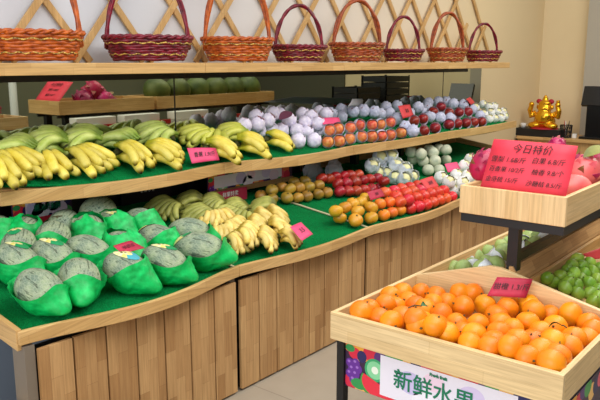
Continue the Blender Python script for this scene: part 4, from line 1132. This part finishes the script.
part('base_cloth', MB().lathe([(.0, .012), (.13, .012), (.14, .0)], M['crim'], 28), st, smooth=True, label='red base cloth')
# pen cup
pc = on_x(566, 130, XS); cupm = MB(); 
pcu = empty('pen_cup', (XS, pc.y, ZC)); tag(pcu, 'black mesh pen cup beside the gold statue', 'pen cup')
for q in range(16):
    a = 2 * PI * q / 16; cupm.tube([(.062 * math.cos(a), .062 * math.sin(a), 0), (.07 * math.cos(a + .3), .07 * math.sin(a + .3), .15)], .003, M['black'], 5); cupm.tube([(.062 * math.cos(a), .062 * math.sin(a), 0), (.07 * math.cos(a - .3), .07 * math.sin(a - .3), .15)], .003, M['black'], 5)
for z, r_ in ((.004, .063), (.075, .067), (.15, .071)): cupm.tube([(r_ * math.cos(2 * PI * j / 24), r_ * math.sin(2 * PI * j / 24), z) for j in range(25)], .004, M['black'], 5, cap=False)
cupm.lathe([(0, .003), (.06, .003)], M['black'], 16); part('cup', cupm, pcu)
for q, (dx, dy, c) in enumerate(((.02, .03, 'ink'), (-.03, .0, 'white'), (.0, -.035, 'black'), (-.01, .02, 'redtape'))):
    pe = part('pen', MB().tube([(0, 0, 0), (dx * .9, dy * .9, .17), (dx, dy, .2)], [.005, .005, .002], M[c], 7), smooth=True); pe.location = (XS, pc.y, ZC + .006)
    tag(pe, ['dark pen leaning out of the mesh cup towards the statue', 'white pen in the mesh cup', 'black pen leaning out of the mesh cup towards the monitor', 'red pen in the mesh cup'][q], 'pen', 'pens in the mesh cup')
tag(part('small_box', MB().box(XS, XS + .05, on_x(576, 134, XS).y, on_x(572, 134, XS).y, ZC, ZC + .05, M['white']), bevel=.004), 'tiny white box between pen cup and monitor', 'box')
tag(part('incense_cup', MB().lathe([(0, 0), (.03, 0), (.036, .05), (.03, .055), (.028, .02), (0, .02)], M['white'], 16), smooth=True), 'small white cup on the pedestal beside the statue', 'cup').location = (XS - .02, on_x(524, 125, XS).y, zb)
# till monitor
mo = empty('till_monitor', (8.72, 2.5, ZC)); tag(mo, 'black till monitor on the counter, cut by the photo edge', 'monitor')
mm = frame_mat((8.66, on_x(594, 100, 8.66).y, 0), (0, -1, 0), (.22, 0, 1))
yA, yB = on_x(583, 100, 8.66).y, on_x(612, 100, 8.66).y; ym = (yA + yB) / 2
part('screen', MB().prism([(8.60, 1.10), (8.64, 1.08), (8.72, 1.30), (8.68, 1.32)], 'Y', yB, yA, M['screen']), mo).matrix_parent_inverse = Matrix.Translation((-8.72, -2.5, -ZC))
part('stand', MB().box(8.62, 8.80, yB + .05, yA - .06, ZC, 1.12, M['screen']), mo, bevel=.01).matrix_parent_inverse = Matrix.Translation((-8.72, -2.5, -ZC))
part('base', MB().box(8.56, 8.86, yB, yA - .01, ZC, ZC + .03, M['screen']), mo, bevel=.008).matrix_parent_inverse = Matrix.Translation((-8.72, -2.5, -ZC))

# ------------------------------------------------------------------ things across the aisle, seen only in the mirror
def tray_box(name, x0, x1, y0, y1, z0, z1, label, th=.02):
    e_ = empty(name, ((x0 + x1) / 2, (y0 + y1) / 2, z0)); tag(e_, label, 'tray', 'trays across the aisle')
    of = Matrix.Translation((-(x0 + x1) / 2, -(y0 + y1) / 2, -z0))
    for nm, bx, wd in (('front_board', (x0, x1, y1 - th, y1, z0, z1), 'beechX'), ('back_board', (x0, x1, y0, y0 + th, z0, z1), 'beechX'), ('end_board', (x0, x0 + th, y0 + th, y1 - th, z0, z1), 'beechY'), ('end_board', (x1 - th, x1, y0 + th, y1 - th, z0, z1), 'beechY'), ('tray_floor', (x0 + th, x1 - th, y0 + th, y1 - th, z0, z0 + .015), 'beechX')):
        part(nm, MB().box(*bx, W[wd]), e_, bevel=.002).matrix_parent_inverse = of
tray_box('aisle_tray', 3.72, 4.86, .31, .85, 1.105, 1.235, 'wooden tray with red sign, reflected in the mirror above the bananas')
tray_box('aisle_tray', 4.90, 6.80, .31, .85, 1.105, 1.235, 'wooden tray of dark watermelons, reflected in the mirror')
af = MB()
for x in (3.85, 4.88, 6.6): af.box(x - .03, x + .03, .4, .46, 0, 1.10, M['black']).box(x - .03, x + .03, .72, .78, 0, 1.10, M['black'])
af.box(3.75, 6.78, .4, .43, 1.07, 1.10, M['black']).box(3.75, 6.78, .75, .78, 1.07, 1.10, M['black'])
tag(part('white_post', MB().tube([(4.4, -1.2, 0), (4.4, -1.2, 2.2)], .045, M['white'], 12), smooth=True), 'thin white post reflected at the open end of the mirror', 'post')
tag(part('tray_stand', af), 'black metal stand carrying the trays across the aisle', 'stand')
ab = empty('aisle_bin', (5.1, .95, 0)); tag(ab, 'long lower bin with red and white striped edge, reflected in the mirror', 'bin')
def ap(nm, mb, **k_): part(nm, mb, ab, **k_).matrix_parent_inverse = Matrix.Translation((-5.1, -.95, 0))
mb = MB(); x = 3.72; q = 0
while x < 6.7:
    L_ = .26 if q % 2 else .34; mb.box(x, min(x + L_, 6.7), 1.02, 1.035, .965, 1.005, M['white'] if q % 2 == 0 else M['redtape']); x += L_; q += 1
ap('striped_edge', mb); ap('bin_body', MB().box(3.72, 6.7, .86, 1.019, .55, .99, W['oakX']))
ap('base_panel', MB().box(3.72, 6.7, .88, .9, 0, .55, M['black']))
for i, (a_, b_) in enumerate(((3.80, 4.25), (4.35, 4.80), (5.0, 5.5))):
    tag(part('white_carton', MB().box(a_, b_, .88, 1.0, 1.0, 1.075, M['white']), bevel=.004), ['first white carton on the striped bin, reflected in the mirror', 'second white carton on the striped bin, reflected in the mirror', 'third white carton on the striped bin, reflected in the mirror'][i], 'carton', 'white cartons')
banner('fruit_banner', (6.95, .905, .36), (-1, 0, 0), 1.5, .26, 'pale fruit-printed banner low across the aisle, reflected behind the small bananas', '新鲜水果', seed=8)
for i, x in enumerate((5.12, 5.42, 5.72, 6.02, 6.32, 6.6)):
    o = link('watermelon', round_mesh('watermelon', .155, M['watermelon'], 1, 1, .95, .02, .05, 24, 16, i), None, (x, .58, 1.285), (0, .3, i), random.uniform(.92, 1.05))
    tag(o, f'dark green watermelon reflected in the mirror, {ORD[i]} along its tray', 'watermelon', 'watermelons across the aisle')
for i, (x, y) in enumerate(((4.12, .66), (4.24, .5), (4.36, .68), (4.26, .62))):
    dragon((x, y, 1.20 + (.09 if i == 3 else 0)), (.5, i, 0), 2.0, M['dragon'], f'dragon fruit reflected in the mirror beside the red sign, {ORD[i]} of four', 1, 'dragon fruit across the aisle')
card('price_sign', [(3.92, .36, 1.41), (3.92, .80, 1.41), (3.76, .78, 1.22), (3.76, .36, 1.22)], M['card'], 'red handwritten sign reflected in the mirror at the near tray end', 'sign', [('今日特价', .2, 0, .3), ('雪梨 1.68/斤', .14, 0, .05), ('柚香 9.8/个', .14, 0, -.2)])
for i, (x, y, z0, z1, s_) in enumerate(((7.55, 1.6, 0, 1.30, .26), (8.25, 1.6, 0, 1.43, .30))):
    n = 4
    for q in range(n):
        z = z0 + (z1 - z0) * q / n; h_ = (z1 - z0) / n - .006
        mb = MB(); mb.box(x - s_, x + s_, y - .2, y + .2, z, z + .015, M['black'])
        for (xa, xb, ya, yb) in ((x - s_, x + s_, y + .185, y + .2), (x - s_, x + s_, y - .2, y - .185), (x - s_, x - s_ + .015, y - .185, y + .185), (x + s_ - .015, x + s_, y - .185, y + .185)):
            for zz in range(4): mb.box(xa, xb, ya, yb, z + .015 + (h_ - .015) * zz / 4, z + .015 + (h_ - .015) * (zz + .86) / 4, M['black'])
            for xx in (xa, xb - .015): mb.box(xx, xx + .015, ya, min(yb, ya + .015), z, z + h_, M['black'])
        tag(part('plastic_crate', mb), f'black plastic crate reflected in the mirror, {ORD[q]} from the floor in the {["lower", "taller"][i]} pile', 'crate', 'black crates across the aisle')

# crate corner at the bottom edge of the photo
cr = empty('floor_crate', (.9, 1.95, 0)); tag(cr, 'wooden crate corner on the floor at the end of the stand', 'crate')
q = on_plane(8, 400, .36); 
mb = MB().box(q.x - .42, q.x, q.y - .02, q.y, .2, .36, W['paleX']).box(q.x - .02, q.x, q.y - .5, q.y - .02, .2, .36, W['paleY']).box(q.x - .42, q.x - .40, q.y - .5, q.y - .02, .2, .36, W['paleY']).box(q.x - .40, q.x - .02, q.y - .5, q.y - .48, .2, .36, W['paleX'])
part('box', mb, cr).matrix_parent_inverse = Matrix.Translation((-.9, -1.95, 0))
mb = MB()
for a_ in (q.x - .42, q.x - .03):
    for b_ in (q.y - .5, q.y - .03): mb.box(a_, a_ + .03, b_, b_ + .03, 0, .2, W['paleZ'])
part('legs', mb, cr).matrix_parent_inverse = Matrix.Translation((-.9, -1.95, 0))
#LIGHTS
w = bpy.data.worlds.new('world'); sc.world = w; w.use_nodes = True
w.node_tree.nodes['Background'].inputs[0].default_value = (.95, .97, 1, 1); w.node_tree.nodes['Background'].inputs[1].default_value = .82
def area(name, loc, tgt, sx, sy, power, col):
    l = bpy.data.lights.new(name, 'AREA'); l.shape = 'RECTANGLE'; l.size = sx; l.size_y = sy; l.energy = power; l.color = col
    o = bpy.data.objects.new(name, l); C.objects.link(o); o.location = loc
    o.rotation_euler = (Vector(tgt) - Vector(loc)).to_track_quat('-Z', 'Y').to_euler(); return o
area('ceiling_light', (2.2, .6, 3.2), (2.2, 1.4, 0), 3.5, 1.6, 82, (1, .97, .92))
area('ceiling_light', (6.2, .8, 3.2), (6.2, 1.6, 0), 3.0, 1.6, 75, (1, .94, .84))
area('daylight', (-2.6, .6, 2.0), (1.5, 2.0, .8), 3.0, 2.4, 105, (.95, .98, 1))
sc.view_settings.view_transform = 'Standard'
